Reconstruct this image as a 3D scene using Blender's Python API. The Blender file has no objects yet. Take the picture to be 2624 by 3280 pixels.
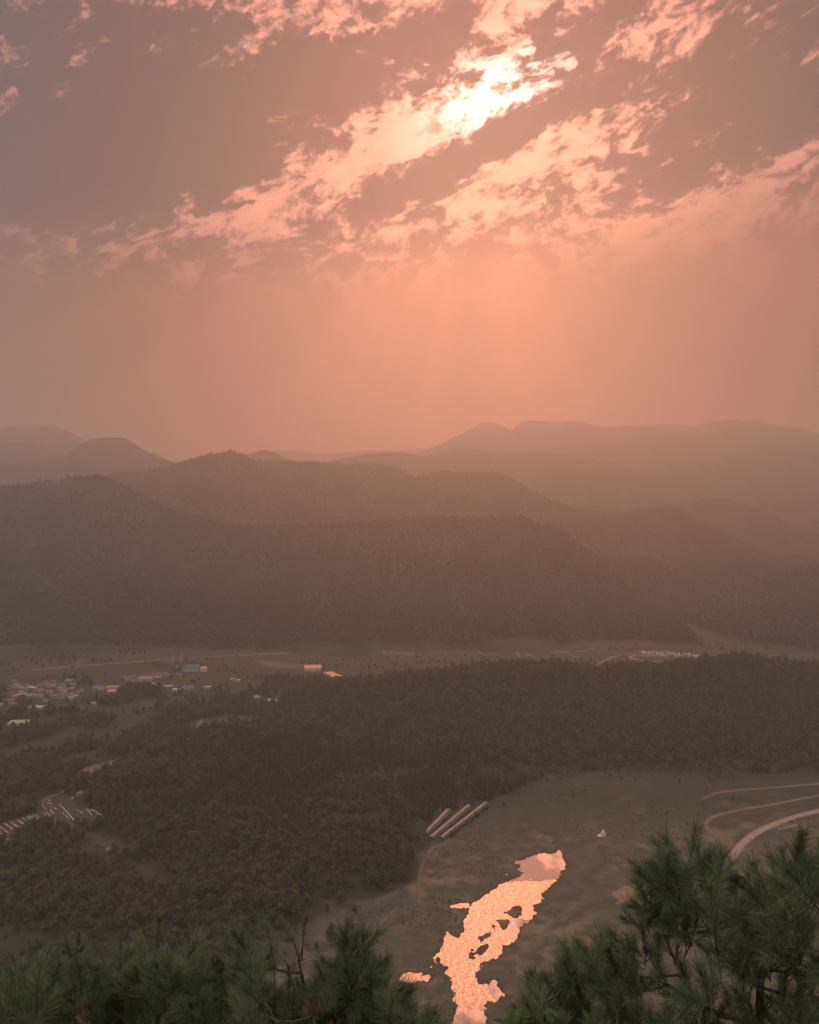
import bpy, bmesh, math, random
import numpy as np
from mathutils import Vector, Matrix

random.seed(7)
RNG = np.random.default_rng(7)
SC = bpy.context.scene
COL = SC.collection
R = math.radians

# ---------------------------------------------------------------- camera
CAMZ = 250.0
F = 2600.0 / 3280.0                       # focal length over picture height
PITCH = math.atan2(-40.0, 2600.0)
cam_d = bpy.data.cameras.new('camera')
cam = bpy.data.objects.new('camera', cam_d)
COL.objects.link(cam)
cam.location = (0, 0, CAMZ)
cam.rotation_euler = (R(90) + PITCH, 0, 0)
cam_d.sensor_fit = 'VERTICAL'
cam_d.sensor_height = 36.0
cam_d.lens = 36.0 * F
cam_d.clip_start = 0.05
cam_d.clip_end = 40000
SC.camera = cam

# ---------------------------------------------------------------- light
SUN_EL, SUN_AZ = R(26.3), R(5.08)
SUNV = Vector((math.sin(SUN_AZ) * math.cos(SUN_EL), math.cos(SUN_AZ) * math.cos(SUN_EL), math.sin(SUN_EL)))
sun_d = bpy.data.lights.new('sun', 'SUN')
sun_d.energy = 0.76
sun_d.angle = R(0.6)
sun_d.color = (1.0, 0.37, 0.19)
sun = bpy.data.objects.new('sun', sun_d)
COL.objects.link(sun)
sun.rotation_euler = SUNV.to_track_quat('Z', 'Y').to_euler()
sun.location = (0, 0, 600)

VS = SC.view_settings
VS.view_transform = 'Standard'
VS.look = 'None'
VS.exposure = 0.8
VS.gamma = 1.0
SC.cycles.use_denoising = True
SC.cycles.max_bounces = 4
SC.cycles.diffuse_bounces = 3
SC.cycles.glossy_bounces = 2
SC.cycles.transmission_bounces = 2
SC.cycles.volume_bounces = 0
SC.cycles.transparent_max_bounces = 4


class NT:
    """small helper for writing node graphs"""
    def __init__(self, tree):
        self.t = tree
        self.n = tree.nodes
        self.l = tree.links

    def node(self, typ, **kw):
        n = self.n.new(typ)
        for k, v in kw.items():
            setattr(n, k, v)
        return n

    def put(self, sock, v):
        if v is None:
            return
        if isinstance(v, bpy.types.NodeSocket):
            self.l.new(v, sock)
        else:
            if hasattr(sock.default_value, '__len__') and not hasattr(v, '__len__'):
                v = (v,) * len(sock.default_value)
            if hasattr(sock.default_value, '__len__') and len(sock.default_value) == 4 and len(v) == 3:
                v = tuple(v) + (1.0,)
            sock.default_value = v

    def m(self, op, a, b=None, c=None, clamp=False):
        n = self.node('ShaderNodeMath', operation=op)
        n.use_clamp = clamp
        self.put(n.inputs[0], a)
        self.put(n.inputs[1], b)
        if c is not None:
            self.put(n.inputs[2], c)
        return n.outputs[0]

    def vm(self, op, a, b=None, scale=None):
        n = self.node('ShaderNodeVectorMath', operation=op)
        self.put(n.inputs[0], a)
        if b is not None:
            self.put(n.inputs[1], b)
        if scale is not None:
            self.put(n.inputs['Scale'], scale)
        return n.outputs['Value'] if op in ('DOT_PRODUCT', 'LENGTH') else n.outputs[0]

    def mix(self, f, a, b, blend='MIX'):
        n = self.node('ShaderNodeMix', data_type='RGBA', blend_type=blend)
        n.clamp_factor = True
        self.put(n.inputs[0], f)
        self.put(n.inputs[6], a)
        self.put(n.inputs[7], b)
        return n.outputs[2]

    def noise(self, vec, scale, detail=4, rough=0.5, dist=0.0, col=False):
        n = self.node('ShaderNodeTexNoise')
        self.put(n.inputs['Vector'], vec)
        n.inputs['Scale'].default_value = scale
        n.inputs['Detail'].default_value = detail
        n.inputs['Roughness'].default_value = rough
        n.inputs['Distortion'].default_value = dist
        return n.outputs['Color'] if col else n.outputs['Fac']

    def rng(self, v, a, b, c=0.0, d=1.0, smooth=True):
        n = self.node('ShaderNodeMapRange')
        n.interpolation_type = 'SMOOTHSTEP' if smooth else 'LINEAR'
        self.put(n.inputs['Value'], v)
        n.inputs['From Min'].default_value = a
        n.inputs['From Max'].default_value = b
        n.inputs['To Min'].default_value = c
        n.inputs['To Max'].default_value = d
        return n.outputs['Result']

    def xyz(self, x, y, z=0.0):
        n = self.node('ShaderNodeCombineXYZ')
        for i, v in enumerate((x, y, z)):
            self.put(n.inputs[i], v)
        return n.outputs[0]

    def sep(self, v):
        n = self.node('ShaderNodeSeparateXYZ')
        self.put(n.inputs[0], v)
        return n.outputs[0], n.outputs[1], n.outputs[2]


# ---------------------------------------------------------------- sky
world = bpy.data.worlds.new('World')
SC.world = world
world.use_nodes = True
world.node_tree.nodes.clear()
W = NT(world.node_tree)


def build_sky():
    d = W.node('ShaderNodeTexCoord').outputs['Generated']
    x, y, z = W.sep(d)
    az = W.m('ARCTAN2', x, y)
    el = W.m('ARCSINE', z)
    cs = W.vm('DOT_PRODUCT', d, tuple(SUNV))
    ang = W.m('ARCCOSINE', W.m('MINIMUM', cs, 1.0))          # angle from the sun
    # cloud coordinates: p runs along the cloud streets, q across them
    ct, st = math.cos(R(17.5)), math.sin(R(17.5))
    P0 = W.m('ADD', W.m('MULTIPLY', az, ct), W.m('MULTIPLY', el, st))
    Q0 = W.m('SUBTRACT', W.m('MULTIPLY', el, ct), W.m('MULTIPLY', az, st))

    def pq(px, py):
        a = math.atan((px - 1312) / 2600.0)
        fy = (1640 - py) / 2600.0
        e = math.atan((fy - 0.0154) / math.hypot(1 + fy * 0.0154, (px - 1312) / 2600.0))
        return a * ct + e * st, e * ct - a * st

    base = W.xyz(W.m('MULTIPLY', P0, 0.5), Q0, 0.37)
    warp = W.vm('SUBTRACT', W.noise(base, 9.0, 3, 0.6, col=True), (0.5, 0.5, 0.5))
    wx, wy, wz = W.sep(warp)
    P = W.m('ADD', P0, W.m('MULTIPLY', wx, 0.10))
    Q = W.m('ADD', Q0, W.m('MULTIPLY', wy, 0.055))

    def blob(px, py, ra, rb, amp):
        cp, cq = pq(px, py)
        u = W.m('DIVIDE', W.m('SUBTRACT', P, cp), ra / 2600.0)
        v = W.m('DIVIDE', W.m('SUBTRACT', Q, cq), rb / 2600.0)
        r2 = W.m('ADD', W.m('MULTIPLY', u, u), W.m('MULTIPLY', v, v))
        return W.m('MULTIPLY', W.m('EXPONENT', W.m('MULTIPLY', r2, -1.0)), amp)

    # density: broad noise + the banks and gaps of this sky
    nb = W.noise(base, 7.0, 6, 0.6, 0.1)
    nf = W.noise(W.xyz(W.m('MULTIPLY', P, 0.55), Q, 1.7), 36.0, 5, 0.66, 0.2)
    D = W.m('ADD', W.m('MULTIPLY', W.m('SUBTRACT', nb, 0.5), 2.2), W.m('MULTIPLY', W.m('SUBTRACT', nf, 0.5), 2.9))
    nff = W.noise(W.xyz(W.m('MULTIPLY', P, 0.6), Q, 4.1), 95.0, 4, 0.6)
    D = W.m('ADD', D, W.m('MULTIPLY', W.m('SUBTRACT', nff, 0.5), 2.5))
    D = W.m('ADD', D, 0.12)
    for b in BLOBS:
        D = W.m('ADD', D, blob(*b))
    # clouds melt into the haze layer low over the hills
    deck = W.rng(W.m('ADD', W.m('SUBTRACT', el, W.m('MULTIPLY', az, 0.06)), W.m('MULTIPLY', wy, 0.05)), 0.225, 0.36)
    thick = W.rng(D, -0.30, 0.40)
    thin = W.m('EXPONENT', W.m('MULTIPLY', W.m('MULTIPLY', D, D), -9.0))      # lit fringes
    # colours by the angle from the sun
    g_near = W.m('EXPONENT', W.m('MULTIPLY', W.m('MULTIPLY', ang, ang), -1.0 / (0.058 ** 2)))
    g_mid = W.m('EXPONENT', W.m('MULTIPLY', W.m('MULTIPLY', ang, ang), -1.0 / (0.30 ** 2)))
    g_wide = W.m('EXPONENT', W.m('MULTIPLY', W.m('POWER', ang, 6.0), -1.0 / (1.04 ** 6)))
    g_far = W.m('EXPONENT', W.m('MULTIPLY', W.m('MULTIPLY', ang, ang), -1.0 / (0.55 ** 2)))
    far_dark = W.mix(g_wide, DARK_FILL, DARK_EDGE)
    far_dark = W.mix(g_far, far_dark, DARK_NEAR)
    dark = W.mix(g_mid, far_dark, DARK_SUN)
    lit = W.mix(g_wide, LIT_FILL, LIT_EDGE)
    lit = W.mix(g_far, lit, LIT_MID)
    lit = W.mix(g_mid, lit, LIT_SUN)
    lit = W.vm('SCALE', lit, scale=W.rng(W.m('ADD', W.m('MULTIPLY', nf, 0.6), W.m('MULTIPLY', nff, 0.4)), 0.30, 0.66, 1.30, 0.58))
    core = W.m('MULTIPLY', blob(1560, 295, 205, 82, 1.0), W.rng(W.m('ADD', W.m('MULTIPLY', nf, 0.5), W.m('MULTIPLY', nff, 0.5)), 0.60, 0.46))
    lit = W.mix(core, lit, LIT_CORE)
    nish = W.node('ShaderNodeTexSky')
    nish.sky_type = 'NISHITA'
    nish.sun_disc = False
    nish.sun_elevation = SUN_EL
    nish.sun_rotation = SUN_AZ
    nish.dust_density = 6.0
    nish.air_density = 1.6
    clear = W.vm('MULTIPLY', nish.outputs[0], CLEAR_TINT)
    lit = W.vm('ADD', lit, clear)
    cl = W.mix(thick, lit, dark)
    rim = W.m('MULTIPLY', W.m('MULTIPLY', thin, g_mid), 0.35)
    cl = W.mix(rim, cl, lit)
    # soft lower air with faint shafts fanning out of the gap
    pa = W.m('ARCTAN2', W.m('SUBTRACT', az, SUN_AZ), W.m('SUBTRACT', SUN_EL, el))
    shaft = W.noise(W.xyz(pa, 0.3, 0.0), 3.4, 2, 0.5)
    shaft = W.rng(shaft, 0.3, 0.7, 0.72, 1.20)
    fan = W.m('MULTIPLY', W.rng(pa, -1.02, -0.72), W.rng(pa, 0.75, 0.25))
    shaft = W.m('MULTIPLY', shaft, W.m('ADD', 0.58, W.m('MULTIPLY', fan, 0.44)))
    low = W.mix(g_wide, LOW_FILL, LOW_EDGE)
    low = W.mix(g_far, low, LOW_MID)
    low = W.mix(g_mid, low, LOW_SUN)
    low = W.vm('SCALE', low, scale=shaft)
    low = W.vm('ADD', low, W.vm('SCALE', clear, scale=0.5))
    # overhead and behind, the cloud deck is even and brightened as fill light
    even = W.m('MAXIMUM', W.rng(W.m('ABSOLUTE', az), 1.5, 2.3), W.rng(el, 0.85, 1.2))
    cl = W.mix(even, cl, W.mix(0.4, dark, lit))
    out = W.mix(deck, low, cl)
    bg = W.node('ShaderNodeBackground')
    W.put(bg.inputs[0], out)
    bg.inputs[1].default_value = 1.0
    wo = W.node('ShaderNodeOutputWorld')
    W.l.new(bg.outputs[0], wo.inputs[0])


# (px, py, half length, half width, density) of the cloud banks, as directions in the sky
BLOBS = [
    (520, 400, 860, 230, 0.95),      # great bank on the left
    (1180, 190, 300, 110, 0.55),
    (100, 620, 420, 120, 0.35),
    (1570, 295, 240, 85, -0.62),     # the gap
    (1300, 420, 260, 85, -0.4),
    (1630, 110, 50, 70, -0.8),
    (1330, 590, 300, 52, 1.0),       # dark bar under the gap
    (1600, 425, 300, 48, 1.0),
    (1920, 250, 130, 35, 0.6),
    (1960, 400, 370, 100, -0.42),     # lit streak on the right
    (1680, 545, 260, 50, -0.5),
    (800, 640, 620, 80, -0.42),      # lit streak on the left
    (1760, 130, 260, 95, 0.9),
    (2380, 150, 330, 110, 0.9),
    (2520, 380, 330, 110, 0.75),
    (2150, 580, 380, 60, 0.4),
    (2380, 610, 420, 70, -0.3),
    (1000, 50, 420, 70, -0.55),
    (2130, 200, 150, 90, -0.38),
    (2560, 30, 200, 40, -0.5),
    (420, 40, 300, 50, -0.2),
    (60, 120, 260, 120, 0.25),
]
DARK_FILL = (0.82, 0.86, 0.86)  # sky out of view, raised above the visible sky to fill the foreground
DARK_EDGE = (0.0479, 0.0369, 0.0369)
DARK_NEAR = (0.0306, 0.0191, 0.0193)
DARK_SUN = (0.0719, 0.0295, 0.0279)
LIT_FILL = (0.93, 0.96, 0.96)  # unseen clouds, brightened for the same fill
LIT_EDGE = (0.1397, 0.0672, 0.0579)
LIT_MID = (0.2391, 0.0831, 0.062)
LIT_SUN = (0.5016, 0.1533, 0.1033)
LIT_CORE = (1.4361, 0.9479, 0.8905)
LOW_FILL = (0.8, 0.82, 0.82)  # low sky out of view, lifted as fill too
LOW_EDGE = (0.1215, 0.0527, 0.0346)
LOW_MID = (0.1938, 0.0556, 0.0343)
LOW_SUN = (0.3478, 0.0806, 0.0472)
CLEAR_TINT = (0.004, 0.003, 0.003)
build_sky()
world.cycles.sampling_method = 'MANUAL'
world.cycles.sample_map_resolution = 512


# ================================================================ helpers
def hash2(ix, iy, seed):
    h = (ix.astype(np.int64) * 374761393 + iy.astype(np.int64) * 668265263 + seed * 974711) & 0xFFFFFFFF
    h = ((h ^ (h >> 13)) * 1274126177) & 0xFFFFFFFF
    h = h ^ (h >> 16)
    return (h & 0xFFFFFF) / float(0xFFFFFF)


def vnoise(x, y, seed=0):
    x = np.asarray(x, float)
    y = np.asarray(y, float)
    ix, iy = np.floor(x), np.floor(y)
    fx, fy = x - ix, y - iy
    fx = fx * fx * (3 - 2 * fx)
    fy = fy * fy * (3 - 2 * fy)
    a = hash2(ix, iy, seed)
    b = hash2(ix + 1, iy, seed)
    c = hash2(ix, iy + 1, seed)
    d = hash2(ix + 1, iy + 1, seed)
    return (a * (1 - fx) + b * fx) * (1 - fy) + (c * (1 - fx) + d * fx) * fy


def fbm(x, y, octv=4, seed=0):
    s, a, t = 0.0, 1.0, 0.0
    x = np.asarray(x, float)
    y = np.asarray(y, float)
    for o in range(octv):
        s = s + a * vnoise(x * 2 ** o, y * 2 ** o, seed + o * 17)
        t += a
        a *= 0.5
    return s / t * 2 - 1


FWD = np.array([0, math.cos(PITCH), math.sin(PITCH)])
UPV = np.array([0, -math.sin(PITCH), math.cos(PITCH)])


def ray(px, py):
    """direction (not unit; about one metre of depth) towards a point of the photograph"""
    return FWD + np.array([1.0, 0, 0]) * ((px - 1312) / 2600.0) + UPV * ((1640 - py) / 2600.0)


def ground_at(px, py, z=0.0):
    d = ray(px, py)
    t = (z - CAMZ) / d[2]
    return np.array([d[0] * t, d[1] * t, z])


def at_depth(px, py, dist):
    return np.array([0, 0, CAMZ]) + ray(px, py) * dist


def mesh_obj(name, verts, faces, mat=None, parent=None, smooth=False):
    me = bpy.data.meshes.new(name)
    if isinstance(verts, np.ndarray):
        verts = verts.tolist()
    if isinstance(faces, np.ndarray):
        faces = faces.tolist()
    me.from_pydata(verts, [], faces)
    me.update()
    if smooth:
        me.polygons.foreach_set('use_smooth', [True] * len(me.polygons))
    if mat:
        me.materials.append(mat)
    o = bpy.data.objects.new(name, me)
    COL.objects.link(o)
    if parent is not None:
        o.parent = parent
    return o


def link_mesh(name, me, parent=None, loc=None):
    o = bpy.data.objects.new(name, me)
    COL.objects.link(o)
    if parent is not None:
        o.parent = parent
    if loc is not None:
        o.location = loc
    return o


def empty(name, loc, rz=0.0):
    o = bpy.data.objects.new(name, None)
    COL.objects.link(o)
    o.location = tuple(loc)
    o.rotation_euler = (0, 0, rz)
    o.empty_display_size = 0.3
    return o


def tag(o, label=None, cat=None, group=None, kind=None):
    if label:
        o['label'] = label
    if cat:
        o['category'] = cat
    if group:
        o['group'] = group
    if kind:
        o['kind'] = kind
    return o


def grid_faces(nx, ny):
    i = np.arange(nx - 1)
    j = np.arange(ny - 1)
    I, J = np.meshgrid(i, j)
    a = (J * nx + I).ravel()
    return np.stack([a, a + 1, a + nx + 1, a + nx], 1)


class MB:
    """collects shapes into one mesh"""
    def __init__(self):
        self.v = []
        self.f = []

    def add(self, vs, fs):
        b = len(self.v)
        self.v += [tuple(p) for p in vs]
        self.f += [tuple(b + i for i in f) for f in fs]

    def box(self, c, s, rz=0.0):
        cx, cy, cz = c
        hx, hy, hz = s[0] / 2, s[1] / 2, s[2] / 2
        ca, sa = math.cos(rz), math.sin(rz)
        vs = []
        for dz in (-hz, hz):
            for dx, dy in ((-hx, -hy), (hx, -hy), (hx, hy), (-hx, hy)):
                vs.append((cx + dx * ca - dy * sa, cy + dx * sa + dy * ca, cz + dz))
        self.add(vs, [(3, 2, 1, 0), (4, 5, 6, 7), (0, 1, 5, 4), (1, 2, 6, 5), (2, 3, 7, 6), (3, 0, 4, 7)])

    def tube(self, pts, rad, n=5):
        pts = [Vector(p) for p in pts]
        vs, fs = [], []
        for i, p in enumerate(pts):
            t = (pts[min(i + 1, len(pts) - 1)] - pts[max(i - 1, 0)])
            if t.length < 1e-9:
                t = Vector((0, 0, 1))
            t.normalize()
            a = t.orthogonal().normalized()
            ref = Vector((0.3, 0.9, 0.1))
            a = (ref - t * ref.dot(t))
            if a.length < 1e-3:
                a = t.orthogonal()
            a.normalize()
            b = t.cross(a)
            r = rad[i] if hasattr(rad, '__len__') else rad
            for k in range(n):
                w = 2 * math.pi * k / n
                vs.append(p + a * (math.cos(w) * r) + b * (math.sin(w) * r))
        for i in range(len(pts) - 1):
            for k in range(n):
                k2 = (k + 1) % n
                fs.append((i * n + k, i * n + k2, (i + 1) * n + k2, (i + 1) * n + k))
        fs.append(tuple(range(n - 1, -1, -1)))
        fs.append(tuple((len(pts) - 1) * n + k for k in range(n)))
        self.add(vs, fs)

    def mesh(self, name, mat, smooth=False):
        me = bpy.data.meshes.new(name)
        me.from_pydata(self.v, [], self.f)
        me.update()
        if smooth:
            me.polygons.foreach_set('use_smooth', [True] * len(me.polygons))
        if mat:
            me.materials.append(mat)
        return me

    def build(self, name, mat, parent=None, smooth=False):
        return link_mesh(name, self.mesh(name, mat, smooth), parent)


# ================================================================ materials
def new_mat(name):
    m = bpy.data.materials.new(name)
    m.use_nodes = True
    m.node_tree.nodes.clear()
    return m, NT(m.node_tree)


def out_surface(T, sh):
    o = T.node('ShaderNodeOutputMaterial')
    T.l.new(sh, o.inputs['Surface'])


def pbr(name, col, rough=0.8, var=0.25, scale=0.5, spec=0.3, metal=0.0, bump=0.0, bscale=None, col2=None):
    m, T = new_mat(name)
    pos = T.node('ShaderNodeNewGeometry').outputs['Position']
    n = T.noise(pos, scale, 5, 0.6)
    c2 = col2 if col2 else tuple(c * (1 - var) for c in col)
    c1 = col if col2 else tuple(min(1, c * (1 + var)) for c in col)
    c = T.mix(T.rng(n, 0.3, 0.7), c2, c1)
    p = T.node('ShaderNodeBsdfPrincipled')
    T.put(p.inputs['Base Color'], c)
    p.inputs['Roughness'].default_value = rough
    p.inputs['Specular IOR Level'].default_value = spec
    p.inputs['Metallic'].default_value = metal
    if bump:
        b = T.node('ShaderNodeBump')
        b.inputs['Strength'].default_value = bump
        T.put(b.inputs['Height'], T.noise(pos, bscale or scale * 4, 4, 0.6))
        T.l.new(b.outputs[0], p.inputs['Normal'])
    out_surface(T, p.outputs[0])
    return m


def leaf_mat(name, c1, c2, trans=0.35, scale=0.15, rnd=True):
    """matt leaf that lets some light through; tone varies from plant to plant"""
    m, T = new_mat(name)
    pos = T.node('ShaderNodeNewGeometry').outputs['Position']
    n = T.noise(pos, scale, 3, 0.6)
    f = T.rng(n, 0.3, 0.7)
    if rnd:
        oi = T.node('ShaderNodeObjectInfo').outputs['Random']
        f = T.m('ADD', T.m('MULTIPLY', f, 0.5), T.m('MULTIPLY', oi, 0.5))
    c = T.mix(f, c1, c2)
    d = T.node('ShaderNodeBsdfDiffuse')
    T.put(d.inputs[0], c)
    t = T.node('ShaderNodeBsdfTranslucent')
    T.put(t.inputs[0], T.mix(1.0, c, (1.0, 1.0, 0.55), 'MULTIPLY'))
    mx = T.node('ShaderNodeMixShader')
    mx.inputs[0].default_value = trans
    T.l.new(d.outputs[0], mx.inputs[1])
    T.l.new(t.outputs[0], mx.inputs[2])
    out_surface(T, mx.outputs[0])
    return m


# ================================================================ terrain
def px_poly(pts, z=0.0):
    return np.array([ground_at(1380 + zx * 0.269, 2700 + zy * 0.269, z)[:2] for zx, zy in pts])


RIVER = px_poly([(1540, 85), (1575, 130), (1590, 230), (1610, 300), (1550, 350), (1550, 400), (1450, 480), (1400, 545),
                 (1335, 605), (1335, 700), (1240, 740), (1250, 820), (1215, 890), (1130, 960), (1060, 1030), (1045, 1110),
                 (990, 1180), (905, 1230), (855, 1210), (860, 1310), (780, 1370), (620, 1425), (590, 1470), (580, 1520),
                 (555, 1560), (540, 1600), (590, 1680), (670, 1690), (690, 1650), (740, 1625), (800, 1670), (855, 1760),
                 (880, 1800), (830, 1890), (740, 1890), (650, 1920), (650, 2010), (660, 2160), (720, 2500), (800, 3100), (330, 3100),
                 (250, 2500), (240, 2160), (300, 2000), (330, 1930), (260, 1870), (280, 1780), (240, 1700), (240, 1600),
                 (170, 1560), (175, 1480), (110, 1430), (60, 1450), (5, 1480), (30, 1430), (70, 1310), (130, 1240),
                 (150, 1180), (175, 1100), (165, 1030), (200, 1060), (250, 1120), (330, 1130), (390, 1050), (410, 980),
                 (385, 945), (430, 880), (450, 790), (490, 720), (600, 650), (700, 580), (830, 490), (960, 440),
                 (1050, 400), (1090, 350), (1030, 310), (1090, 260), (990, 250), (1030, 200), (1080, 200), (1180, 160),
                 (1300, 120), (1430, 125), (1480, 110)])
ISLES = [px_poly(p) for p in (
    [(870, 830), (960, 790), (1010, 755), (1070, 760), (1095, 800), (1070, 850), (1030, 890), (980, 885), (920, 850)],
    [(775, 920), (925, 920), (920, 1000), (880, 1060), (840, 1010), (825, 960)],
    [(735, 965), (760, 1000), (745, 1070), (680, 1140), (600, 1165), (555, 1120), (610, 1100), (690, 1070), (735, 1020)],
    [(490, 1265), (540, 1300), (540, 1350), (500, 1390), (440, 1370), (435, 1330)],
    [(550, 1290), (560, 1240), (680, 1210), (670, 1250), (630, 1330), (580, 1330)],
    [(75, 1360), (105, 1385), (95, 1430), (65, 1430)])]
PONDS = [(*ground_at(1479, 2902)[:2], 5.0, 3.0), (*ground_at(1325, 3130)[:2], 8.0, 5.0),
         (*ground_at(1929, 2676)[:2], 3.2, 2.6), (*ground_at(1618, 2802)[:2], 3.5, 1.4)]


def poly_sd(x, y, poly):
    """signed distance, negative inside"""
    x = np.asarray(x, float)
    y = np.asarray(y, float)
    d = np.full(x.shape, 1e18)
    ins = np.zeros(x.shape, bool)
    n = len(poly)
    for i in range(n):
        ax, ay = poly[i]
        bx, by = poly[(i + 1) % n]
        ex, ey = bx - ax, by - ay
        wx, wy = x - ax, y - ay
        t = np.clip((wx * ex + wy * ey) / (ex * ex + ey * ey + 1e-12), 0, 1)
        d = np.minimum(d, (wx - ex * t) ** 2 + (wy - ey * t) ** 2)
        c = ((ay > y) != (by > y)) & (x < ex * (y - ay) / (ey + 1e-12) + ax)
        ins ^= c
    d = np.sqrt(d)
    return np.where(ins, -d, d)


def river_sd(x, y):
    s = poly_sd(x, y, RIVER)
    for p in ISLES:
        s = np.maximum(s, -poly_sd(x, y, p))
    for cx, cy, rx, ry in PONDS:
        q = np.sqrt(((x - cx) / rx) ** 2 + ((y - cy) / ry) ** 2)
        s = np.minimum(s, (q - 1) * min(rx, ry))
    return s


def hill(x, y, cx, cy, rx, ry, h, rot=0.0, pw=1.0, flat=0.0):
    ca, sa = math.cos(rot), math.sin(rot)
    u = ((x - cx) * ca + (y - cy) * sa) / rx
    v = (-(x - cx) * sa + (y - cy) * ca) / ry
    r = np.sqrt(u * u + v * v)
    return h * np.where(r < 1, 0.5 + 0.5 * np.cos(np.pi * np.clip(r, 0, 1) ** pw), 0)


def smax(a, b, k=4.0):
    k = k * np.clip(np.minimum(a, b) / 4.0, 0.001, 1)
    h = np.clip(0.5 + 0.5 * (a - b) / k, 0, 1)
    return b * (1 - h) + a * h + k * h * (1 - h)


# crest of the wooded ridge across the middle of the valley: (px, py) of its tree tops at 930 m
_rc = [(900, 2215), (1050, 2200), (1220, 2172), (1400, 2152), (1600, 2135), (1780, 2122), (1900, 2140), (1935, 2148), (2000, 2122),
       (2120, 2125), (2250, 2108), (2320, 2100), (2400, 2095), (2450, 2108), (2560, 2130), (2700, 2118), (2900, 2100), (3300, 2090)]
_RX = np.array([at_depth(a, b, 930)[0] for a, b in _rc])
_RZ = np.array([at_depth(a, b, 930)[2] - 8 for a, b in _rc])


def H0(x, y):
    """valley relief without the river"""
    x = np.asarray(x, float)
    y = np.asarray(y, float)
    z = 0.7 * fbm(x / 90, y / 90, 3, 3) * np.clip((np.abs(y - 450) - 120) / 200, 0.15, 1)
    # ridge across the middle
    c = np.interp(x, _RX, _RZ, left=0, right=float(_RZ[-1]))
    c = c * np.clip((x + 230) / 130, 0, 1)
    yc = 930 + 14 * fbm(x / 160, x * 0 + 2, 2, 5)
    wf = 225 + 30 * fbm(x / 110, x * 0 + 9, 3, 8)
    dd = y - yc
    prof = np.where(dd < 0, np.clip(1 + dd / wf, 0, 1), np.clip(1 - dd / 170, 0, 1))
    prof = prof * prof * (3 - 2 * prof)
    spur = 1 - 0.22 * np.clip(np.abs(fbm(x / 70, y / 190, 3, 21)) * 2, 0, 1) * (1 - prof) * 2 * prof
    z = z + c * prof * spur
    # low wooded rise west of it
    z = smax(z, hill(x, y, -150, 800, 190, 150, 24, 0.15), 5)
    # the round knoll and its nearer shoulder
    kn = hill(x, y, -36, 598, 62, 58, 37, 0, 1.25)
    kn = smax(kn, hill(x, y, -42, 540, 58, 50, 27, 0.2, 1.2), 5)
    z = smax(z, kn, 3)
    # spur running down from the left
    sp = hill(x, y, -205, 665, 120, 62, 22, -0.5)
    sp = smax(sp, hill(x, y, -125, 575, 85, 48, 19, -0.75), 6)
    sp = smax(sp, hill(x, y, -95, 500, 62, 46, 13, -0.7), 6)
    sp = smax(sp, hill(x, y, -190, 480, 90, 45, 9, 0.1), 6)
    z = smax(z, sp, 3)
    return z


def H(x, y):
    z = H0(x, y)
    x = np.asarray(x, float)
    y = np.asarray(y, float)
    near = (x > -90) & (x < 200) & (y > 300) & (y < 640)
    if near.any():
        s = np.full(x.shape, 99.0)
        s[near] = river_sd(x[near], y[near])
        s = s + np.where(near, 1.6 * fbm(x / 3.2, y / 3.8, 3, 31) + 1.3 * fbm(x / 1.5, y / 1.9, 2, 32) + 0.5 * fbm(x / 9, y / 9, 2, 33), 0)
        bank = np.clip(s * 0.22, -1.2, 0.75)
        fade = np.clip((s + 2) / 30, 0, 1)
        z = np.where(near, bank * (1 - fade) + (np.maximum(z, -0.1) + 0.75) * fade, z + 0.75)
    else:
        z = z + 0.75
    return z


def Hs(x, y):
    return float(H(np.array([x]), np.array([y]))[0])


def on_ground(px, py):
    """where the line of sight through a photograph point meets the valley"""
    d = ray(px, py)
    t0, t1 = 330.0, 1560.0
    for n in (420, 40, 20):
        t = np.linspace(t0, t1, n)
        hit = CAMZ + d[2] * t <= H(d[0] * t, d[1] * t)
        k = int(np.argmax(hit)) if hit.any() else n - 1
        t0, t1 = t[max(k - 1, 0)], t[k]
    p = d * t1
    return np.array([p[0], p[1], Hs(p[0], p[1])])


def axis(parts):
    v = []
    for a, b, st in parts:
        v += list(np.arange(a, b, st))
    v.append(parts[-1][1])
    return np.array(v)


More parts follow.
